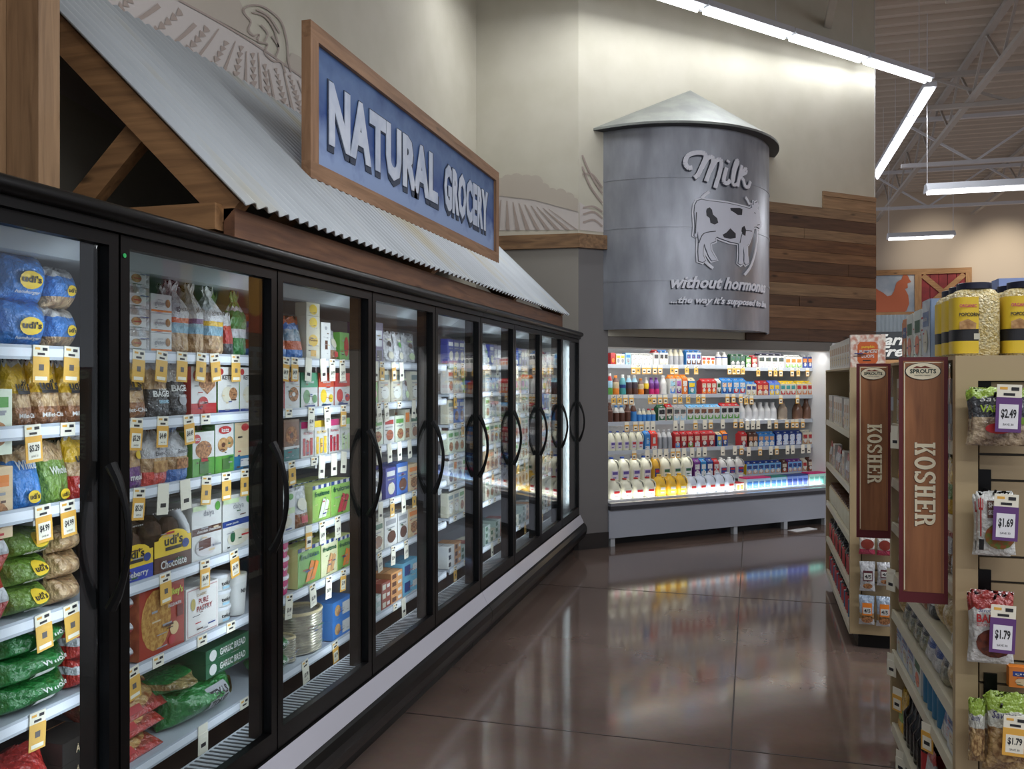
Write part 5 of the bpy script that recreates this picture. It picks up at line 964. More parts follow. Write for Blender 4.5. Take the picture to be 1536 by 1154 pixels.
tubc('yp', 'blue kefir pack with pink lid', cPink, fx((60, 120, 190)), fx((150, 190, 220))); tubc('yg', 'blue kefir pack with green lid', fx((30, 120, 110)), fx((60, 120, 190)), fx((150, 190, 220))); tubc('yn', 'navy kefir pack with navy lid', cNavy, fx((40, 70, 160)), fx((120, 150, 220))); tubc('yt', 'mint kefir pack with pink lid', cPink, fx((110, 190, 180)), fx((170, 220, 210))); tubc('yr', 'small white pack with red lid', cRed, cOr, cW)
# --- gondola stock
def Jar(key, look):
    w, h = .135, .225; p = Pk(look, 'popcorn jar', 'popcorn_jar', w, h, w * .8); p.flatfront = False; p.mb.smooth = True
    KER = mat((222, 196, 120), .35, bump=1.0, bscale=130, coat=.8, mix=(240, 226, 176), mscale=120, name='popcorn_kernels')
    pr = [(.92, 0), (1, .03), (1, .74), (.96, .84), (.8, .9), (.62, .92)]
    p.mb.lathe([(r_ * w / 2, z * h) for r_, z in pr], [(9, KER)], 24, sq=.55, sy=.8)
    lbm = MB(); 
    def sh(a): ca, sa = math.cos(a), math.sin(a); r_ = w / 2 + .0015; return (r_ * math.copysign(abs(ca) ** .55, ca), .8 * r_ * math.copysign(abs(sa) ** .55, sa))
    A = [PI * .62 + (PI * .72) * i / 16 for i in range(17)]                     # wraps the left side and part of the front
    A = [PI * .95 + PI * .55 * i / 16 for i in range(17)]
    for z0, z1, mm in ((.03, .2, cYel), (.2, .36, cBlk), (.36, .80, cYel)):
        vs = []
        for a in A: x, y = sh(a); vs += [(x, y, z0 * h), (x, y, z1 * h)]
        lbm.add(vs, [(2 * i, 2 * i + 2, 2 * i + 3, 2 * i + 1) for i in range(16)], mm)
    f = lambda u, v, o: (u, -w * .4 - .0035, v)
    letters(lbm, 'POPCORN', f, -w * .20, h * .56, w * .42, h * .05, cBlk, 0, .03); letters(lbm, 'ORGANIC', f, -w * .22, h * .68, w * .36, h * .045, cPink, 0, .02)
    lbm.add([(-w * .4, -w * .4 - .003, h * .36), (-w * .06, -w * .4 - .003, h * .36), (-w * .05, -w * .4 - .003, h * .44), (-w * .22, -w * .4 - .003, h * .5), (-w * .4, -w * .4 - .003, h * .46)], [(0, 1, 2, 3, 4)], BREAD)
    lbm.add([(-w * .1, -w * .4 - .003, h * .22), (w * .02, -w * .4 - .003, h * .22), (w * .02, -w * .4 - .003, h * .3), (-w * .1, -w * .4 - .003, h * .3)], [(0, 1, 2, 3)], cCream)
    p.sub('label', lbm); c = MB(); c.lathe([(w * .35, h * .91), (w * .37, h * .92), (w * .37, h), (w * .35, h * 1.005)], [(9, mat((22, 28, 52), .35))], 20); c.smooth = True; p.sub('cap', c); T[key] = p
Jar('jar', 'popcorn kernel jar with navy cap')
reg('loops', Box('white patterned pumpkin cereal box', 'cereal box', 'cereal_box', .2, .185, .06, fx((220, 214, 204), .5, 0, (170, 140, 130), 30), fx((226, 218, 206), .5, 0, (190, 130, 110), 40)), ('poly', [(.2, .2), (.26, .12), (.72, .12), (.78, .2), (.78, .68), (.7, .78), (.28, .78), (.2, .68)], fx((196, 92, 36))), ('text', 'pumpkin', .5, .62, .36, .1, cYel), ('text', 'PUMPKIN', .5, .48, .48, .1, cW, .02), ('text', 'LOOPS', .5, .34, .36, .1, cW, .02))
def gb(key, look, b, f, a, c, w=.14, h=.19, d=.05, tx=None):
    reg(key, Box(look, 'food box', 'food_box', w, h, d, b, f), ('rect', .12, .55, .88, .8, a), ('oval', .5, .3, .3, .2, c)); 
    if tx: T[key].text(tx, .5, .68, .6, .08, cW)
gb('g_or', 'orange and navy cracker box', cOr, fx((206, 120, 50)), cNavy, cTan, tx='rice'); gb('g_gr', 'white green and coral food box', cW, fx((220, 226, 220)), cDG, fx((226, 130, 100))); gb('g_bl', 'pale blue and grey food box', fx((130, 150, 180)), fx((196, 204, 214)), fx((110, 130, 170)), cCream, tx='Manischewitz'[:8]); gb('g_bl2', 'wide pale blue box', fx((120, 140, 190)), fx((130, 150, 200)), cNavy, cW, .2, .22, .09); gb('g_wh', 'white cereal box', cW, fx((220, 216, 206)), fx((190, 160, 130)), cTan, .15, .2)
reg('g_pch', Bag('hanging snack pouch', 'snack pouch', 'snack_pouch', .13, .17, .04, [(.4, gBrn), (.8, gW), (1, gRed)], 'pouch', 31)); reg('g_bk', Bag('black lettered snack bag', 'snack bag', 'snack_bag', .13, .19, .06, [(.3, gBlk), (.6, gW), (1, gBlk)], 'pouch', 32)); reg('g_gr2', Bag('green and yellow snack bag', 'snack bag', 'snack_bag', .13, .17, .06, [(.3, gYel), (.55, gGrn), (1, gYel)], 'pouch', 33)); reg('g_gd', Bag('gold cellophane bag', 'snack bag', 'snack_bag', .13, .13, .09, [(1, gl((170, 140, 80), (210, 190, 140), 24))], 'pillow', 34)); reg('g_dk', Bag('dark pasta bag', 'pasta bag', 'pasta_bag', .12, .15, .07, [(.5, gl((90, 96, 84), (150, 146, 120), 30)), (1, gBlk)], 'pouch', 35)); reg('g_bw', Bag('blue and white candy bag', 'candy bag', 'candy_bag', .12, .15, .07, [(.4, gW), (.7, gl((50, 80, 150))), (1, gW)], 'pouch', 36))
T['g_jar'] = Lathe('dark glass jar with red label', 'jar', 'glass_jar', .085, .15, [(.9, 0), (1, .03), (1, .8), (.8, .88), (.8, .9)], [(.25, fx((50, 24, 20), .15)), (.65, cRed), (1, fx((50, 24, 20), .15))], ([(.84, .88), (.84, 1)], cBlk)); T['g_jr2'] = Lathe('cream jar with brown lid', 'jar', 'glass_jar', .085, .15, [(.9, 0), (1, .03), (1, .8), (.8, .88), (.8, .9)], [(.25, cTan), (.65, cCream), (1, cTan)], ([(.84, .88), (.84, 1)], cBrn)); T['g_oil'] = Lathe('dark bottle lying in a row', 'bottle', 'glass_bottle', .075, .2, [(.9, 0), (1, .03), (1, .6), (.4, .75), (.35, .95)], [(1, fx((24, 22, 24), .15))], ([(.4, .93), (.4, 1)], cBlk)); T['g_can'] = Lathe('red white and blue can', 'can', 'food_can', .08, .11, [(1, 0), (1, 1)], [(.3, cW), (.6, fx((40, 110, 150))), (.8, cRed), (1, cW)])
# ---------------------------------------------------------------- placing
PLACED = []; PROTO = {}
def proto(key):
    if key in PROTO: return PROTO[key]
    p = T[key]; rq = random.Random(key)
    if p.flatfront and p.d != .1234:
        for _ in range(7):
            x_ = rq.uniform(.06, .7); z_ = rq.uniform(.03, .7); p.rect(x_, z_, x_ + rq.uniform(.08, .28), z_ + rq.uniform(.012, .035), rq.choice([cGry, cGry, cBrn, cDG, cBlk, cRed, cNavy, cTan]))
    p.me = p.mb.mesh(p.name); p.pm = [(n_, mb_.mesh(n_)) for n_, mb_ in p.parts]; PROTO[key] = p; return p
def put(key, loc, rotz, where, w=None, h=None, d=None, tilt=0, lean=0, stack=None, look=None, small=False, name=None):
    p = proto(key); o = bpy.data.objects.new(name or p.name, p.me); COL.objects.link(o); o.location = loc; o.rotation_euler = (lean, tilt, rotz)
    sx_, sz_, sy_ = (w or p.w) / p.w, (h or p.h) / p.h, (d or p.d) / p.d; o.scale = (sx_, sy_, sz_)
    for n_, me in p.pm:
        c = bpy.data.objects.new(n_, me); COL.objects.link(c); c.parent = o
    o['category'] = p.cat; PLACED.append((o, look or p.look, where, stack)); return o
def second_rows():
    for (door, sh_, key, a, b, h, z) in SEC: R(door, sh_, key, a, b, h, z=z, dy=T[key].d + .012, look=T[key].look + ' in second row', back=True)
SEC = []
def num(n): return ['zero', 'one', 'two', 'three', 'four', 'five', 'six', 'seven', 'eight', 'nine', 'ten', 'eleven', 'twelve', 'thirteen', 'fourteen', 'fifteen', 'sixteen', 'seventeen', 'eighteen', 'nineteen', 'twenty'][n] if n <= 20 else str(n)
def ordn(n): return ['first', 'second', 'third', 'fourth', 'fifth', 'sixth', 'seventh', 'eighth', 'ninth', 'tenth', 'eleventh', 'twelfth', 'thirteenth', 'fourteenth', 'fifteenth', 'sixteenth', 'seventeenth', 'eighteenth', 'nineteenth', 'twentieth'][n - 1]
def finish_labels():
    G = {}
    for o, look, where, st_ in PLACED: G.setdefault((look, where, st_), []).append(o)
    for (look, where, st_), L in G.items():
        n = len(L)
        for i, o in enumerate(L):
            s_ = look
            if st_: s_ += ' ' + st_
            if n == 2: s_ += [', left of two', ', right of two'][i]
            elif n > 2: s_ += ', %s of %s from left' % (ordn(i + 1), num(n)) if i < n - 1 else ', rightmost of %s' % num(n)
            s_ += ', ' + where; o['label'] = s_
            if len(s_.split()) > 16: s_ = s_.replace('behind ', '').replace('at stack', 'stack').replace(' from left', '').replace('in second row', 'rear row').replace('fruit bar box', 'fruit box'); o['label'] = s_
            if len(s_.split()) > 16: print('LONG LABEL', len(s_.split()), s_)
            o['group'] = (o['category'] + ' rows, ' + where.replace('behind ', ''))
SHN = ['top shelf', 'second shelf', 'third shelf', 'fourth shelf', 'fifth shelf', 'bottom shelf']
DN_ = ['first', 'second', 'third', 'fourth', 'fifth', 'sixth', 'seventh', 'eighth', 'ninth']
def fput(door, sh_, key, a, b, h=None, n=1, z=None, dy=0, stackh=None, back=False, **kw):
    """product between image columns a and b at the shelf front of a freezer door"""
    if n == 1 and dy == 0 and not kw and not back and sh_ < 5 and key not in ('daiya1', 'daiya2') and T[key].d < .2: SEC.append((door, sh_, key, a, b, h, z))
    ya_, yb_ = yl(a, XS_ - .01), yl(b, XS_ - .01); p = T[key]; w = (yb_ - ya_) * .985
    dd_ = min(p.d, max(p.d * .9, .04)); z0 = (ZSH[sh_] if z is None else z)
    hh = h or p.h
    for k_ in range(n):
        names = {1: [None], 2: ['at stack bottom', 'at stack top'], 3: ['at stack bottom', 'in stack middle', 'at stack top'], 4: ['at stack bottom', 'second up', 'third up', 'at stack top'], 5: ['at stack bottom', 'second up', 'third up', 'fourth up', 'at stack top']}[n]
        put(key, (XS_ - .012 - dd_ / 2 - dy, (ya_ + yb_) / 2, z0 + k_ * hh), PI / 2, '%s behind %s door' % (SHN[sh_], DN_[door]), w, hh - (.001 if n > 1 else 0), dd_, stack=names[k_], **kw)
R = fput
# door one
R(0, 0, 'bunbag2', -45, 8, .13); R(0, 0, 'bunbag', 8, 82, .12, 2); R(0, 0, 'bunbag2', 84, 124, .11, 2)
R(0, 1, 'pb2', -40, 19, .165, z=1.45); R(0, 1, 'loafy', 24, 56, .17); R(0, 1, 'loafy', 57, 101, .175); R(0, 1, 'loafy', 103, 140, .17)
R(0, 2, 'pb9', -40, 20, .18, z=1.24); R(0, 2, 'blubag', 22, 72, .155); R(0, 2, 'grnbag', 72, 112, .16); R(0, 2, 'loafr', 112, 150, .18)
R(0, 3, 'redsm', -40, 24, .12, 2); R(0, 3, 'flatgrn', 26, 88, .075, 3); R(0, 3, 'bagelst', 90, 130, .07, 3)
R(0, 4, 'bagelst', -40, 8, .08, 3); R(0, 4, 'bigrn', 12, 118, .072, 3); R(0, 4, 'redsm', 119, 150, .08, 2)
R(0, 5, 'redbag', 5, 92, .19); R(0, 5, 'darkpz', 94, 150, .06, 3)
# door two
R(1, 0, 'tubst', 172, 226, .066, 4); R(1, 0, 'glutbox', 227, 258, .062, 3); R(1, 0, 'glut1', 259, 290, .235); R(1, 0, 'glut2', 291, 311, .24); R(1, 0, 'glut3', 313, 341, .235); R(1, 0, 'redpk', 342, 353, .15); R(1, 0, 'grnpk', 354, 374, .232)
R(1, 1, 'loafy', 170, 229, .18); R(1, 1, 'bagel1', 230, 260, .18); R(1, 1, 'bagel2', 261, 286, .178); R(1, 1, 'katz1', 287, 325, .165); R(1, 1, 'katz2', 327, 359, .165); R(1, 1, 'katz2', 360, 385, .165)
R(1, 2, 'purbag', 170, 222, .185); R(1, 2, 'whitebr', 223, 257, .2); R(1, 2, 'bluebr', 258, 288, .19); R(1, 2, 'katz3', 289, 322, .155); R(1, 2, 'katz4', 323, 351, .175); R(1, 2, 'katz5', 352, 380, .175)
R(1, 3, 'clamb', 172, 230, .165); R(1, 3, 'clamc', 231, 287, .19); R(1, 3, 'daiya1', 288, 333, .2); R(1, 3, 'daiya2', 334, 380, .2)
for q_, (a_, b_) in (('daiya1', (288, 333)), ('daiya2', (334, 380))): R(1, 3, q_, a_, b_, .2, dy=.215, look=T[q_].look + ' in the second row')
R(1, 4, 'redsm', 165, 208, .075, 3); R(1, 4, 'mikey', 209, 277, .215); R(1, 4, 'pastry', 279, 328, .17); R(1, 4, 'wtub', 330, 356, .058, 3); R(1, 4, 'cups', 358, 378, .15)
[put('pizL', (XS_ - .04 - .02 * k_, yl((222, 232, 246)[k_]) , ZSH[5] + (.0, .062, .10)[k_]), PI / 2, 'bottom shelf behind second door', .25, .24, .045, lean=(-1.2, -1.1, -.95)[k_], stack=['at stack bottom', 'in stack middle', 'at stack top'][k_]) for k_ in range(3)]; R(1, 5, 'texas', 300, 372, .1, z=.52, dy=.16, look='second green texas toast bag'); R(1, 5, 'texas', 272, 366, .12, dy=0); R(1, 5, 'pizgrn', 264, 318, .055, z=.585, dy=.02); R(1, 5, 'garlic', 320, 385, .05, 2, z=.585, dy=.03)
# door three
R(2, 0, 'fishbag', 400, 436, .17); R(2, 0, 'fishbag', 437, 459, .17); R(2, 0, 'pumpk', 460, 480, .13); R(2, 0, 'pumps', 460, 480, .055, z=1.855); R(2, 0, 'pumps', 460, 480, .055, z=1.911, look='small cream carton on top'); R(2, 0, 'whtall', 482, 496, .165); R(2, 0, 'whmeat', 497, 509, .13); R(2, 0, 'grnred', 510, 524, .13)
R(2, 1, 'donutw', 400, 424, .15); R(2, 1, 'donutw', 425, 450, .15); R(2, 1, 'sorg', 452, 477, .15); R(2, 1, 'sorr', 478, 501, .15); R(2, 1, 'sors', 502, 526, .15)
R(2, 2, 'brbox', 400, 425, .17); R(2, 2, 'brbox', 426, 449, .17); R(2, 2, 'popr', 452, 471, .155); R(2, 2, 'popy', 472, 492, .155); R(2, 2, 'popp', 493, 510, .155); R(2, 2, 'popg', 511, 526, .155)
R(2, 3, 'daiya3', 408, 443, .16); R(2, 3, 'whmeat', 444, 467, .16); R(2, 3, 'ruh1', 469, 496, .16); R(2, 3, 'ruh2', 497, 526, .16)
R(2, 4, 'twhip', 414, 444, .075, 3); R(2, 4, 'ruh3', 447, 481, .165); R(2, 4, 'ruh4', 482, 506, .16); R(2, 4, 'ruh3', 507, 528, .15)
R(2, 5, 'bigrn', 408, 440, .07, 2); R(2, 5, 'pie2', 441, 458, .10, dy=.02); R(2, 5, 'pie1', 458, 498, .17); R(2, 5, 'blubox', 499, 528, .085, 2)
# door four
R(3, 0, 'purblk', 556, 575, .2); R(3, 0, 'wp1', 577, 594, .16); R(3, 0, 'wp2', 595, 607, .16); R(3, 0, 'wp3', 608, 626, .16)
R(3, 1, 'pb5', 552, 567, .15); R(3, 1, 'pb1', 568, 586, .165); R(3, 1, 'pb1', 587, 604, .165); R(3, 1, 'wp3', 605, 615, .16); R(3, 1, 'pb1', 616, 630, .165)
R(3, 2, 'pb2', 556, 575, .14); R(3, 2, 'pb3', 576, 592, .14); R(3, 2, 'pb2', 593, 607, .14); R(3, 2, 'tl1', 608, 615, .17); R(3, 2, 'pb4', 616, 628, .14)
R(3, 3, 'wp1', 556, 577, .15); R(3, 3, 'pb6', 579, 594, .16); R(3, 3, 'pb7', 595, 612, .17); R(3, 3, 'pb9', 613, 628, .15)
R(3, 4, 'pb4', 556, 576, .16); R(3, 4, 'pb8', 577, 596, .16); R(3, 4, 'pb8', 597, 612, .16); R(3, 4, 'pb9', 613, 628, .16)
R(3, 5, 'bk3', 556, 572, .045, 2); R(3, 5, 'bk2', 573, 586, .045, 3); R(3, 5, 'bk1', 587, 604, .04, 4); R(3, 5, 'bk4', 605, 628, .09, 2)
second_rows()
# doors five to nine: rows of small boxes; the far case
Z2 = [1.74, 1.55, 1.36, 1.17, .98, .78, .463]; S2 = ['top shelf', 'second shelf', 'third shelf', 'fourth shelf', 'fifth shelf', 'sixth shelf', 'bottom shelf']
pal = {0: ['purblk', 'wp1', 'wp2', 'pb6'], 1: ['pb1', 'pb3', 'pb5', 'wp3'], 2: ['pb1', 'pb2', 'wp1', 'pb7'], 3: ['pb2', 'pb4', 'pb3'], 4: ['pb9', 'pb2', 'tl1', 'pb8'], 5: ['pb1', 'pb4', 'pb9', 'pb2'], 6: ['bk3', 'bk1', 'bk5', 'bk6', 'bk2']}
rp2 = random.Random(11)
def farrow(door, y0_, y1_, i, z, hs):
    y = y0_
    while y < y1_ - .05:
        key = rp2.choice(pal[i]); p = T[key]; w = p.w * (.85 if i < 6 else 1); cnt = 1 if i < 6 else rp2.choice([2, 3])
        if y + w > y1_ + .02: break
        for c_ in range(cnt):
            hh = min(p.h, hs) if i < 6 else p.h
            nm = {1: [None], 2: ['at stack bottom', 'at stack top'], 3: ['at stack bottom', 'in stack middle', 'at stack top']}[cnt]
            put(key, (XS_ - .012 - p.d / 2, y + w / 2, z + c_ * hh), PI / 2, '%s behind %s door' % (S2[i], DN_[door]), w * .98, hh, stack=nm[c_])
        y += w + .004
for dr in (4, 5, 6, 7):
    ym = YJ + (dr - 4) * PITCH - .775 * 0
# (the joint post is the fifth post: doors five..eight belong to the far case)
for k_ in range(4):
    y0_ = YJ + k_ * PITCH + .03
    for i, z in enumerate(Z2): farrow(4 + k_, y0_, y0_ + .66, i, z, .15)
# ---------------------------------------------------------------- dairy case stock
MSN = ['top shelf', 'second shelf', 'third shelf', 'fourth shelf', 'fifth shelf']
def mrow(i, items):
    """items: (key, px0, px1, count, height)"""
    for key, a, b, n, h in items:
        off = -SB - .01 if i < 5 else -.10
        t0_, t1_ = tD(a, off - .04), tD(b, off - .04); p = T[key]; w = (t1_ - t0_) / n
        for k_ in range(n):
            tt = t0_ + w * (k_ + .5)
            z = ZDECK if i == 5 else ZM[i] + (0 if tt < TS else -.022 if i != 4 else -.012)
            d_ = min(p.d, .15)
            put(key, tuple(D(tt, off - d_ / 2, z)), DROT, ('dairy case ' + (MSN[i] if i < 5 else 'floor deck')), w * .96, h, d_)
mrow(0, [('sred', 913, 920, 1, .12), ('swy', 921, 934, 2, .11), ('sby', 935, 943, 1, .12), ('mw', 944, 976, 4, .12), ('mwr', 977, 985, 1, .16), ('mwb', 986, 999, 2, .16), ('crm', 1001, 1024, 3, .18), ('blb', 1026, 1048, 3, .17), ('srw', 1049, 1069, 3, .1), ('wbt', 1072, 1090, 2, .15), ('dgc', 1092, 1114, 3, .13), ('grc', 1115, 1123, 1, .14), ('rdc', 1124, 1132, 1, .14), ('lct', 1134, 1173, 4, .17), ('orw', 1174, 1199, 3, .15), ('org', 1200, 1215, 2, .16)])
mrow(1, [('gc', 911, 918, 1, .22), ('tnc', 919, 928, 1, .2), ('tl', 930, 938, 1, .21), ('brc', 939, 956, 2, .2), ('tnc', 957, 965, 1, .17), ('ylc', 966, 972, 1, .18), ('prc', 973, 988, 2, .18), ('wbc', 990, 999, 1, .2), ('ojc', 1001, 1010, 1, .21), ('pjc', 1011, 1019, 1, .21), ('oor', 1020, 1028, 1, .21), ('byc', 1029, 1040, 1, .18), ('rec', 1049, 1071, 3, .17), ('wgc', 1072, 1078, 1, .17), ('bbc', 1079, 1095, 2, .18), ('bro', 1096, 1115, 2, .18), ('ovc', 1116, 1131, 2, .16), ('cic', 1132, 1149, 2, .17), ('lic', 1150, 1166, 2, .17), ('sic', 1167, 1190, 3, .165), ('sir', 1191, 1215, 3, .165)])
mrow(2, [('chb', 911, 918, 1, .2), ('wsb', 920, 936, 2, .17), ('chb', 937, 945, 1, .18), ('bcb', 946, 954, 1, .19), ('smb', 955, 968, 2, .13), ('smr', 969, 982, 2, .13), ('gnc', 984, 995, 1, .17), ('rdb', 996, 1006, 1, .18), ('gwc', 1007, 1026, 2, .17), ('cow', 1027, 1077, 5, .17), ('cor', 1078, 1106, 3, .18), ('glb', 1108, 1164, 6, .2), ('glg', 1168, 1181, 1, .21), ('glc', 1191, 1204, 1, .23), ('glc', 1205, 1216, 1, .23)])
mrow(3, [('hj', 911, 942, 3, .2), ('hjr', 943, 963, 2, .2), ('blm', 964, 972, 1, .2), ('rdm', 973, 983, 1, .2), ('svb', 984, 1007, 3, .2), ('rsv', 1009, 1017, 1, .18), ('rsr', 1018, 1027, 1, .18), ('rsg', 1028, 1037, 1, .18), ('rsw', 1038, 1047, 1, .18), ('rsr', 1048, 1069, 2, .18), ('byc', 1072, 1079, 1, .16), ('nvb', 1080, 1088, 1, .17), ('rsr', 1107, 1117, 1, .18), ('bsp', 1119, 1133, 2, .17), ('bsb', 1134, 1158, 3, .165), ('boc', 1160, 1199, 4, .17), ('tnb', 1200, 1216, 2, .17)])
mrow(4, [('gal', 911, 976, 4, .25), ('gay', 977, 988, 1, .25), ('gag', 989, 1037, 3, .245), ('purm', 1038, 1047, 1, .2), ('tem', 1048, 1056, 1, .2), ('nvm', 1057, 1066, 1, .2), ('rem', 1067, 1075, 1, .19), ('kef', 1076, 1114, 3, .19), ('sim', 1116, 1168, 6, .15), ('sid', 1169, 1177, 1, .15), ('sip', 1178, 1199, 3, .15), ('tnb', 1200, 1207, 1, .15), ('sid', 1208, 1216, 1, .16)])
mrow(5, [('gar', 913, 982, 4, .2), ('gyl', 983, 1029, 3, .22), ('gbl', 1030, 1100, 5, .2), ('yr', 1101, 1112, 2, .08), ('yp', 1116, 1152, 4, .12), ('yg', 1153, 1176, 3, .12), ('yn', 1177, 1208, 4, .12), ('yt', 1210, 1240, 4, .13)])
# ================================================================ gondola shelving on the right
BEI = fx((176, 156, 120), .55); BEID = fx((150, 132, 102), .55); RLC = fx((206, 200, 178), .45); SLOT = fx((70, 62, 50), .6)
def gondola(X0, X1, y0, y1, zs, label, depth=.34):
    g = empty('gondola_shelf', ((X0 + X1) / 2, (y0 + y1) / 2, 0), label, 'shelf', 'kosher aisle shelving')
    m = MB(); m.box((X0 + .05, y0 + .03, 0), (X1 - .05, y1 - .03, .085), BLACKM); m.obj('kick_base', g)
    m = MB(); m.box(((X0 + X1) / 2 - .02, y0 + .05, .085), ((X0 + X1) / 2 + .02, y1 - .04, 1.68), BEID); m.obj('spine_panel', g)
    m = MB(); m.box((X0, y1 - .04, .085), (X1, y1, 1.70), BEI); m.obj('end_panel', g)
    m = MB(); m.box((X0, y0, .085), (X0 + .062, y0 + .04, 1.70), BEI); m.box((X1 - .062, y0, .085), (X1, y0 + .04, 1.70), BEI); m.box((X0 + .062, y0, 1.635), (X1 - .062, y0 + .04, 1.70), BEI); m.box((X0 + .062, y0, .085), (X1 - .062, y0 + .04, .16), BEI); m.obj('end_frame', g)
    m = MB(); m.box((X0 + .02, y0 + .030, .16), (X1 - .02, y0 + .045, 1.635), SLOT)
    zc = [1.635, 1.411, 1.332, 1.10, 1.023, .786, .713, .476, .40, .16]
    for a_, b_ in zip(zc, zc[1:]): m.box((X0 + .07, y0 + .016, b_ + .004), (X1 - .07, y0 + .030, a_ - .004), BEID)
    m.obj('slatwall', g)
    m = MB(); m.box((X0, y0, 1.70), (X1, y1, 1.712), BEI); m.obj('top_board', g)
    sh = []
    for z in zs:
        for s_ in (0, 1):
            a_, b_ = (X0 + .01, X0 + depth) if not s_ else (X1 - depth, X1 - .01)
            m = MB(); m.box((a_, y0 + .046, z - .02), (b_, y1 - .045, z), RLC)
            e = X0 + .002 if not s_ else X1 - .002; q = .012 if not s_ else -.012
            m.prism([(e, y0 + .046, z + .004), (e + q, y0 + .046, z + .004), (e + q, y0 + .046, z - .035), (e - q * .2, y0 + .046, z - .035)], (0, y1 - y0 - .09, 0), RLC); o = m.obj('shelf', g)
            if not s_: sh.append(o)
    return g, sh
ZG = [1.44, 1.197, 1.0, .78, .61, .43, .105]
ga1, sg1 = gondola(.60, 1.50, 2.90, 4.20, ZG, 'nearest beige gondola shelf with hanging bags on its end')
ZG2 = [1.31, .97, .66, .37, .105]
ga2, sg2 = gondola(.577, 1.43, 5.62, 7.42, ZG2, 'farther beige gondola shelf beyond the cross aisle')
def gput(y0_, y1_, X, z, lst, where, hmax, dd=None):
    y = y1_; k_ = 0
    while True:
        key = lst[k_ % len(lst)]; p = T[key]; w = p.w
        if y - w < y0_: break
        d_ = min(p.d, dd or .3); put(key, (X + .015 + d_ / 2, y - w / 2, z), -PI / 2, where, w * .97, min(p.h, hmax), d_); y -= w + .003; k_ += 1
W1 = 'nearest gondola, '; W2 = 'farther gondola, '
for (i, lst, hm) in ((0, ['g_wh', 'g_wh', 'g_wh', 'g_gr', 'g_bl', 'g_wh'], .20), (1, ['g_gr2', 'g_gr2', 'g_gr2', 'g_bk', 'g_gr2', 'g_pch'], .19), (2, ['g_bw', 'g_bw', 'g_pch', 'g_bk', 'g_wh'], .15), (3, ['g_gd', 'g_gd', 'g_bw', 'g_bk', 'g_pch', 'g_bk'], .165), (4, ['g_gd', 'g_dk', 'g_dk', 'g_dk', 'g_dk', 'g_bw', 'g_bw', 'g_dk'], .125), (5, ['g_bl', 'g_bl', 'g_bl', 'g_gr', 'g_can', 'g_can', 'g_can', 'g_can', 'g_bw'], .14), (6, ['g_gr2', 'g_oil', 'g_oil', 'g_oil', 'g_oil', 'g_oil', 'g_jar', 'g_pch', 'g_gd'], .26)):
    gput(2.95, 4.14, .605, ZG[i] + .001, lst, W1 + ['first', 'second', 'third', 'fourth', 'fifth', 'sixth', 'lowest'][i] + ' shelf down', hm)
for (i, lst, hm) in ((0, ['g_wh', 'g_wh', 'g_pch', 'g_wh', 'g_wh'], .2), (1, ['g_pch', 'g_dk', 'g_pch', 'g_wh', 'g_pch'], .18), (2, ['g_jr2'], .2), (3, ['g_jar', 'g_jar', 'g_oil'], .2), (4, ['g_jar', 'g_can', 'g_jar'], .2)):
    gput(5.67, 7.36, .582, ZG2[i] + .001, lst, W2 + ['top', 'second', 'third', 'fourth', 'lowest'][i] + ' shelf', hm)
# tops
for c_, xx in ((0, .668), (1, .81)):
    for r_ in range(3): put('jar', (xx + .002 * r_, 2.975 + r_ * .118, 1.7125), 0, 'top of nearest gondola', .134, .225, .112, stack=['in front row', 'in second row', 'in third row'][r_])
put('g_bl', (.662, 3.42, 1.7125), -PI / 2, 'top of nearest gondola', .14, .215, .1); put('g_gr', (.65, 3.58, 1.7125), -PI / 2, 'top of nearest gondola', .14, .19, .08, look='white and green food box'); put('g_gr', (.642, 3.73, 1.7125), -PI / 2, 'top of nearest gondola', .14, .185, .07, look='farther white and green food box')
put('g_or', (.645, 3.86, 1.7125), -PI / 2, 'top of nearest gondola', .10, .175, .07); put('g_or', (.655, 3.975, 1.7125), -PI / 2, 'top of nearest gondola', .10, .17, .06)
put('g_bl2', (.965, 3.50, 1.7125), 0, 'top of nearest gondola', .22, .29, .1); put('g_bl2', (1.19, 3.5, 1.7125), 0, 'top of nearest gondola behind jars', .2, .3, .1, look='second wide pale blue box')
put('loops', (.682, 5.68, 1.7125), 0, 'top of farther gondola', .20, .2, .07)
for k_ in range(9): put('g_wh', (.61, 5.80 + k_ * .155, 1.7125), -PI / 2, 'top of farther gondola', .145, .185, .05)
# tags on gondola rails
for x_, y_, z_, kk, pr in ((.598, 4.10, .43, 'white', None), (.598, 4.12, .80, 'white', None), (.598, 3.95, .33, 'orange', None), (.598, 3.86, .10, 'white', None), (.598, 3.3, .43, 'orange', None), (.598, 4.0, 1.44, 'white', None), (.598, 3.1, 1.2, 'white', None)):
    put_tag(kk, pr, (x_ - .004, y_, z_ + .0), -PI / 2 + .6, sg1[5], 0)
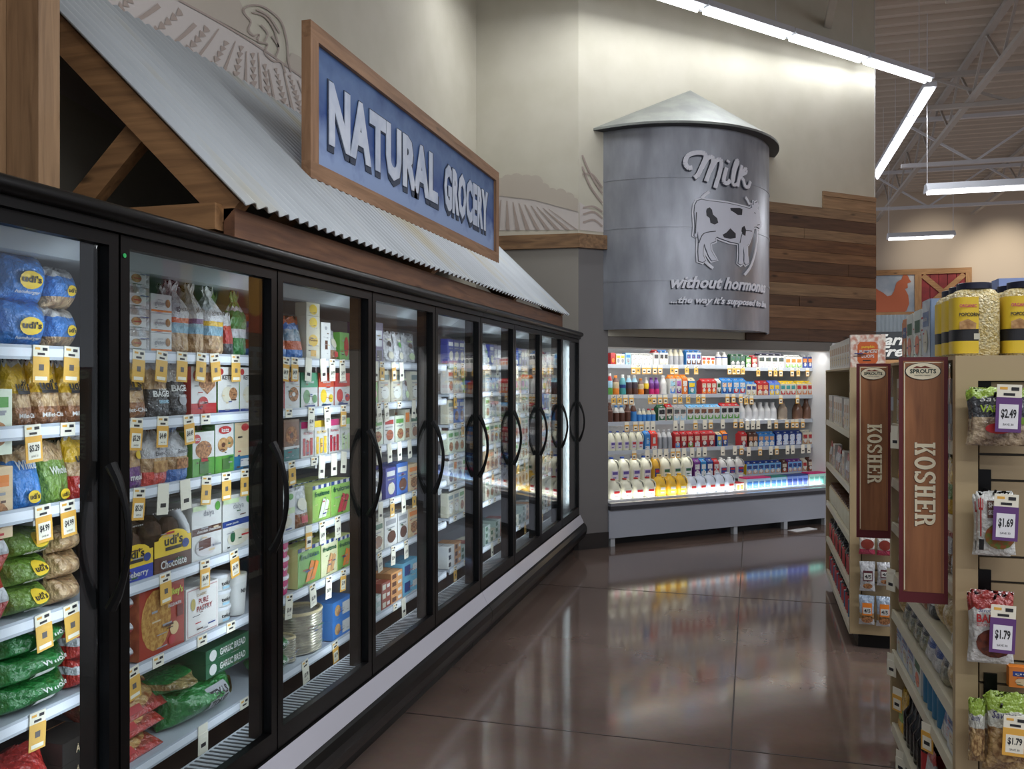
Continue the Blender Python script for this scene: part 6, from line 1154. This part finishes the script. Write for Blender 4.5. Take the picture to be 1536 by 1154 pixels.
# blade signs
SWOOD = wood((116, 72, 44), (158, 104, 66), 'z', key=21); BURG = mat((92, 22, 32), .5, name='burgundy'); CRM = mat((222, 212, 184), .5)
def slab(mb, st_, f, m_, m2):
    """slab serif capitals running along +u, each in a cell"""
    n_ = len(st_); cw = 1.0 / n_; cnt = [0]; f0 = f
    def f(u, v, o): r_ = f0(u, v, o); return (r_[0], r_[1] - cnt[0] * .00006, r_[2])
    def flat(mb, P_, f_, a_, b_): cnt[0] += 1; globals()['flat'](mb, P_, f_, a_, 0)
    for i, c_ in enumerate(st_):
        u0, u1 = i * cw + cw * .05, (i + 1) * cw - cw * .05; um = (u0 + u1) / 2; W_ = u1 - u0; q = W_ * .26; s_ = .12
        R_ = lambda a_, b_, c0, d0: flat(mb, [[(u0 + a_ * W_, b_), (u0 + c0 * W_, b_), (u0 + c0 * W_, d0), (u0 + a_ * W_, d0)]], f, m_, m2)
        if c_ in 'HKER':
            R_(.10, 0, .38, 1); R_(0, 0, .46, s_); R_(0, 1 - s_, .46, 1)
        if c_ == 'H': R_(.62, 0, .90, 1); R_(.54, 0, 1, s_); R_(.54, 1 - s_, 1, 1); R_(.3, .43, .7, .57)
        if c_ == 'E': R_(.3, 0, .98, s_); R_(.3, 1 - s_, .98, 1); R_(.82, 0, .98, .3); R_(.82, .7, .98, 1); R_(.3, .43, .74, .57); R_(.64, .36, .74, .64)
        P_ = lambda pts: flat(mb, [[(u0 + x * W_, y) for x, y in pts]], f, m_, m2)
        if c_ == 'K': P_([(.36, .42), (.70, 1 - s_), (.92, 1 - s_), (.56, .5), (.36, .3)]); P_([(.46, .52), (.62, .62), (.96, s_), (.66, s_)]); R_(.58, 0, 1, s_); R_(.58, 1 - s_, 1, 1)
        if c_ == 'R':
            ring = [(.38 + .5 * math.cos(a) , .72 + .28 * math.sin(a)) for a in [PI / 2 - PI * k / 8 for k in range(9)]]; inn = [(.38 + .22 * math.cos(a), .72 + .14 * math.sin(a)) for a in [PI / 2 - PI * k / 8 for k in range(9)]]
            P_(ring + inn[::-1]); P_([(.5, .46), (.76, .46), (.92, s_), (.66, s_)]); R_(.6, 0, 1, s_)
        if c_ in 'OS':
            C_ = lambda cx_, cy_, rx, ry, a: (u0 + (cx_ + rx * math.cos(a)) * W_, cy_ + ry * math.sin(a))
            rg = lambda cx_, cy_, rx, ry, ix, iy, a0, a1, n=12: flat(mb, [[C_(cx_, cy_, rx, ry, a0 + (a1 - a0) * k / n), C_(cx_, cy_, rx, ry, a0 + (a1 - a0) * (k + 1) / n), C_(cx_, cy_, ix, iy, a0 + (a1 - a0) * (k + 1) / n), C_(cx_, cy_, ix, iy, a0 + (a1 - a0) * k / n)] for k in range(n)], f, m_, m2)
            if c_ == 'O': rg(.5, .5, .5, .52, .2, .36, 0, PI); rg(.5, .5, .5, .52, .2, .36, PI, 2 * PI)
            else:
                rg(.5, .74, .46, .28, .2, .14, .15, PI * 1.5); rg(.5, .26, .46, .28, .2, .14, -PI * .85 + 0, PI * .5); R_(.80, .70, .96, 1); R_(.04, 0, .20, .3)
def blade(y, label):
    x0, x1, z0, z1 = .452, .594, .93, 1.71
    g = empty('aisle_sign', (x1, y, z0), label, 'sign', 'kosher aisle signs')
    m = MB(); m.box((x0, y, z0), (x1, y + .006, z1), BURG); b_ = .012
    m.obj('backing', g)
    m = MB(); m.box((x0 + b_, y - .002, z0 + .035), (x1 - b_, y, z1 - b_), SWOOD)
    m.box((x0 + b_ + .002, y - .0028, z0 + .04), (x0 + b_ + .005, y - .002, z1 - b_ - .004), CRM); m.box((x0 + b_ + .002, y - .0028, z1 - b_ - .007), (x1 - b_ - .004, y - .002, z1 - b_ - .004), CRM); m.box((x1 - b_ - .007, y - .0028, z0 + .04), (x1 - b_ - .005, y - .002, z1 - b_ - .004), fx((120, 80, 56)))
    m.obj('wood_panel', g)
    ft = lambda u, v, o: ((x0 + x1) / 2 - .030 + v * .060 + .004, y - .004 - o, z1 - .268 - u * .270)
    m = MB(); slab(m, 'KOSHER', lambda u, v, o: (ft(u, v, o)[0] - .0014, y - .0024, ft(u, v, o)[2] - .0014), fx((84, 52, 36)), 0); slab(m, 'KOSHER', ft, CRM, .002); m.obj('lettering', g)  # brown copy, shifted down and left, is a painted shadow of the capitals
    m = MB(); cx_, cz_ = (x0 + x1) / 2 - .002, z1 - .045; fo = lambda k_, e: [(cx_ + .050 * k_ * math.cos(a * PI / 12), y - e, cz_ + .026 * k_ * math.sin(a * PI / 12)) for a in range(24)]
    m.prism(fo(1.06, .004), (0, .002, 0), fx((40, 40, 40))); m.prism(fo(1, .005), (0, .002, 0), CRM)
    letters(m, 'SPROUTS', lambda u, v, o: (u, y - .0058, v), cx_, cz_, .076, .014, fx((30, 50, 40)), 0, .03); letters(m, 'FARMERS MARKET', lambda u, v, o: (u, y - .0058, v), cx_, cz_ - .013, .05, .004, fx((30, 50, 40)))
    m.prism([(cx_ - .03, y - .0056, cz_ + .010), (cx_ - .018, y - .0056, cz_ + .017), (cx_ - .006, y - .0056, cz_ + .013), (cx_ + .006, y - .0056, cz_ + .018), (cx_ + .02, y - .0056, cz_ + .012), (cx_ + .03, y - .0056, cz_ + .010)], (0, .0005, 0), fx((110, 50, 34))); m.obj('logo', g)
    m = MB(); m.box((x1 - .004, y + .006, 1.35), (x1 + .008, y + .03, 1.69), FILM); m.box((x1 - .02, y + .006, 1.50), (x1 + .012, y + .012, 1.56), GR); m.obj('bracket', g)
blade(2.975, 'nearer wooden kosher aisle sign with burgundy border'); blade(4.135, 'farther wooden kosher aisle sign with burgundy border')
# end cap hanging packs
def hook(g, x, y, z, L=.12):
    m = MB(); m.box((x - .018, y - .006, z - .055), (x + .018, y + .016, z + .03), BLACK); m.tube([(x, y, z - .03), (x, y - L, z - .03), (x, y - L - .008, z - .018)], .0035, BLACK, 6); return m.obj('peg_hook', g)
def peg(key, look, w, h, bands, seed, *ops): reg(key, Bag(look, 'snack pouch', 'snack_pouch', w, h, .035, bands, 'pillow', seed, lump=.08), *ops)
LIM = gl((132, 160, 44)); NUT = gl((110, 76, 44), (180, 150, 100), 36)
peg('e1', 'black and lime hanging bag', .18, .17, [(.5, gl((96, 74, 56), (190, 170, 140), 30)), (.85, gBlk), (1, LIM)], 41, ('text', 'Savory', .45, .82, .6, .12, cW, .0, .3), ('text', 'VARIETY', .45, .66, .6, .13, fx((150, 180, 50)), .03), ('oval', .45, .3, .22, .1, cRed), ('rect', .7, .38, .95, .5, fx((110, 140, 40))))
peg('e2', 'white hanging pack with red fork', .125, .185, [(1, gl((210, 212, 208)))], 42, ('rect', .08, .3, .11, .94, cRed), ('rect', .05, .74, .14, .78, cRed), ('rect', .04, .78, .06, .92, cRed), ('rect', .13, .78, .15, .92, cRed), ('oval', .56, .32, .38, .22, fx((150, 70, 40), .5, 0, (90, 120, 50), 60)), ('rect', .24, .62, .6, .9, cBrn), ('text', 'SHISH', .42, .83, .3, .08, cW, .02), ('text', 'SKEWER', .42, .71, .32, .08, cW, .02), ('rect', .05, .08, .16, .26, cBlk))
peg('e3', 'white hanging pack of slow cooked meat', .14, .205, [(.82, gl((214, 214, 212))), (1, gl((150, 36, 30)))], 43, ('oval', .52, .3, .42, .22, fx((110, 50, 30), .35, .4, (70, 30, 20), 60)), ('text', 'BARE', .36, .66, .5, .12, cRed, .03), ('text', 'SLOW COOKED', .42, .565, .62, .045, cRed, .01), ('text', 'Savory', .32, .77, .34, .07, cNavy, 0, .3))
peg('e4', 'green topped hanging bag of walnuts', .15, .22, [(.55, NUT), (.8, gl((196, 198, 188))), (1, LIM)], 44, ('text', 'Savory', .35, .74, .5, .13, fx((40, 40, 90)), .01, .3), ('oval', .4, .3, .3, .18, fx((120, 86, 50), .5, .3, (190, 160, 110), 60)))
peg('e5', 'white hanging pack with pink edge', .12, .15, [(.25, gl((190, 50, 90))), (1, gl((216, 214, 210)))], 45, ('oval', .5, .55, .4, .26, fx((130, 50, 40), .4))); peg('e6', 'white hanging pouch with price label', .12, .17, [(1, gl((206, 210, 216)))], 46, ('oval', .5, .2, .3, .1, COOKIE), ('rect', .2, .38, .8, .74, fx((90, 40, 50))), ('rect', .25, .42, .75, .66, cW), ('text', '4/5', .5, .54, .4, .13, cBlk)); peg('e7', 'hanging nut bag with orange label', .12, .17, [(.2, gl((196, 200, 206))), (.4, NUT), (1, gl((170, 190, 214)))], 47, ('rect', .2, .36, .8, .8, cOr), ('rect', .25, .42, .75, .64, cW), ('text', '4/5', .5, .53, .4, .13, cBlk), ('oval', .5, .2, .36, .12, COOKIE))
def pegput(key, px0, px1, yb_, yt_, Y, where, **kw):
    a_ = onY(px0, yb_, Y); b_ = onY(px1, yt_, Y); return put(key, ((a_.x + b_.x) / 2, Y, a_.z), 0, where, b_.x - a_.x, b_.z - a_.z, .035, **kw)
Y1_ = 2.90
def ptag(hk, px0, px1, yb_, yt_, Y, kind, price, tilt=.04):
    a_ = onY(px0, yt_, Y); b_ = onY(px1, yt_, Y); o = put_tag(kind, price, ((a_.x + b_.x) / 2, Y, a_.z), 0, hk, tilt); s_ = (b_.x - a_.x) / .054; o.scale = (s_, 1, s_)
ER = 'on the nearest gondola end'
for (key, a_, b_, yb_, yt_, tg, hx, hz) in (('e1', 1453, 1548, 666, 585, (1495, 1534, 628, 577, 'purple', '$2.49'), 1478, 1.62), ('e2', 1463, 1524, 830, 742, (1491, 1529, 795, 741, 'purple', '$1.69'), 1478, 1.335), ('e3', 1455, 1521, 990, 893, (1486, 1525, 962, 907, 'purple', '$1.79'), 1478, 1.03), ('e4', 1478, 1550, 1150, 1046, (1505, 1542, 1132, 1073, 'orangebig', '$1.79'), 1487, .715)):
    X_ = onY(hx, 600, Y1_).x; hk = hook(ga1, X_, Y1_ + .014, hz)
    pegput(key, a_, b_, yb_, yt_, Y1_ - .09, ER); ptag(hk, tg[0], tg[1], tg[2], tg[3], Y1_ - .135, tg[4], tg[5])
    pegput(key, a_ - 5, b_ - 8, yb_ + 2, yt_ + 4, Y1_ - .045, ER, look=T[key].look + ' hanging behind')
pegput('e4', 1452, 1478, 1140, 1052, Y1_ - .085, ER, look='narrow green topped nut bag')
put('g_or', tuple(onY(1534, 1030, Y1_ - .02)), 0, ER, .08, .06, .03, look='small orange box hung')
for (key, a_, b_, yb_, yt_) in (('e5', 1288, 1313, 831, 803), ('e5', 1315, 1338, 833, 805), ('e6', 1289, 1313, 886, 845), ('e6', 1315, 1340, 878, 846), ('e7', 1288, 1312, 936, 896), ('e7', 1314, 1338, 939, 898), ('e6', 1288, 1312, 690, 640), ('e5', 1288, 1312, 620, 585)):
    pegput(key, a_, b_, yb_, yt_, 5.62 - .05, 'on farther gondola end'); 
for z_ in (1.6, 1.33, 1.02, .74, .45): hook(ga2, onY(1300, 600, 5.6).x, 5.634, z_, .08); hook(ga2, onY(1327, 600, 5.6).x, 5.634, z_, .08)
finish_labels()
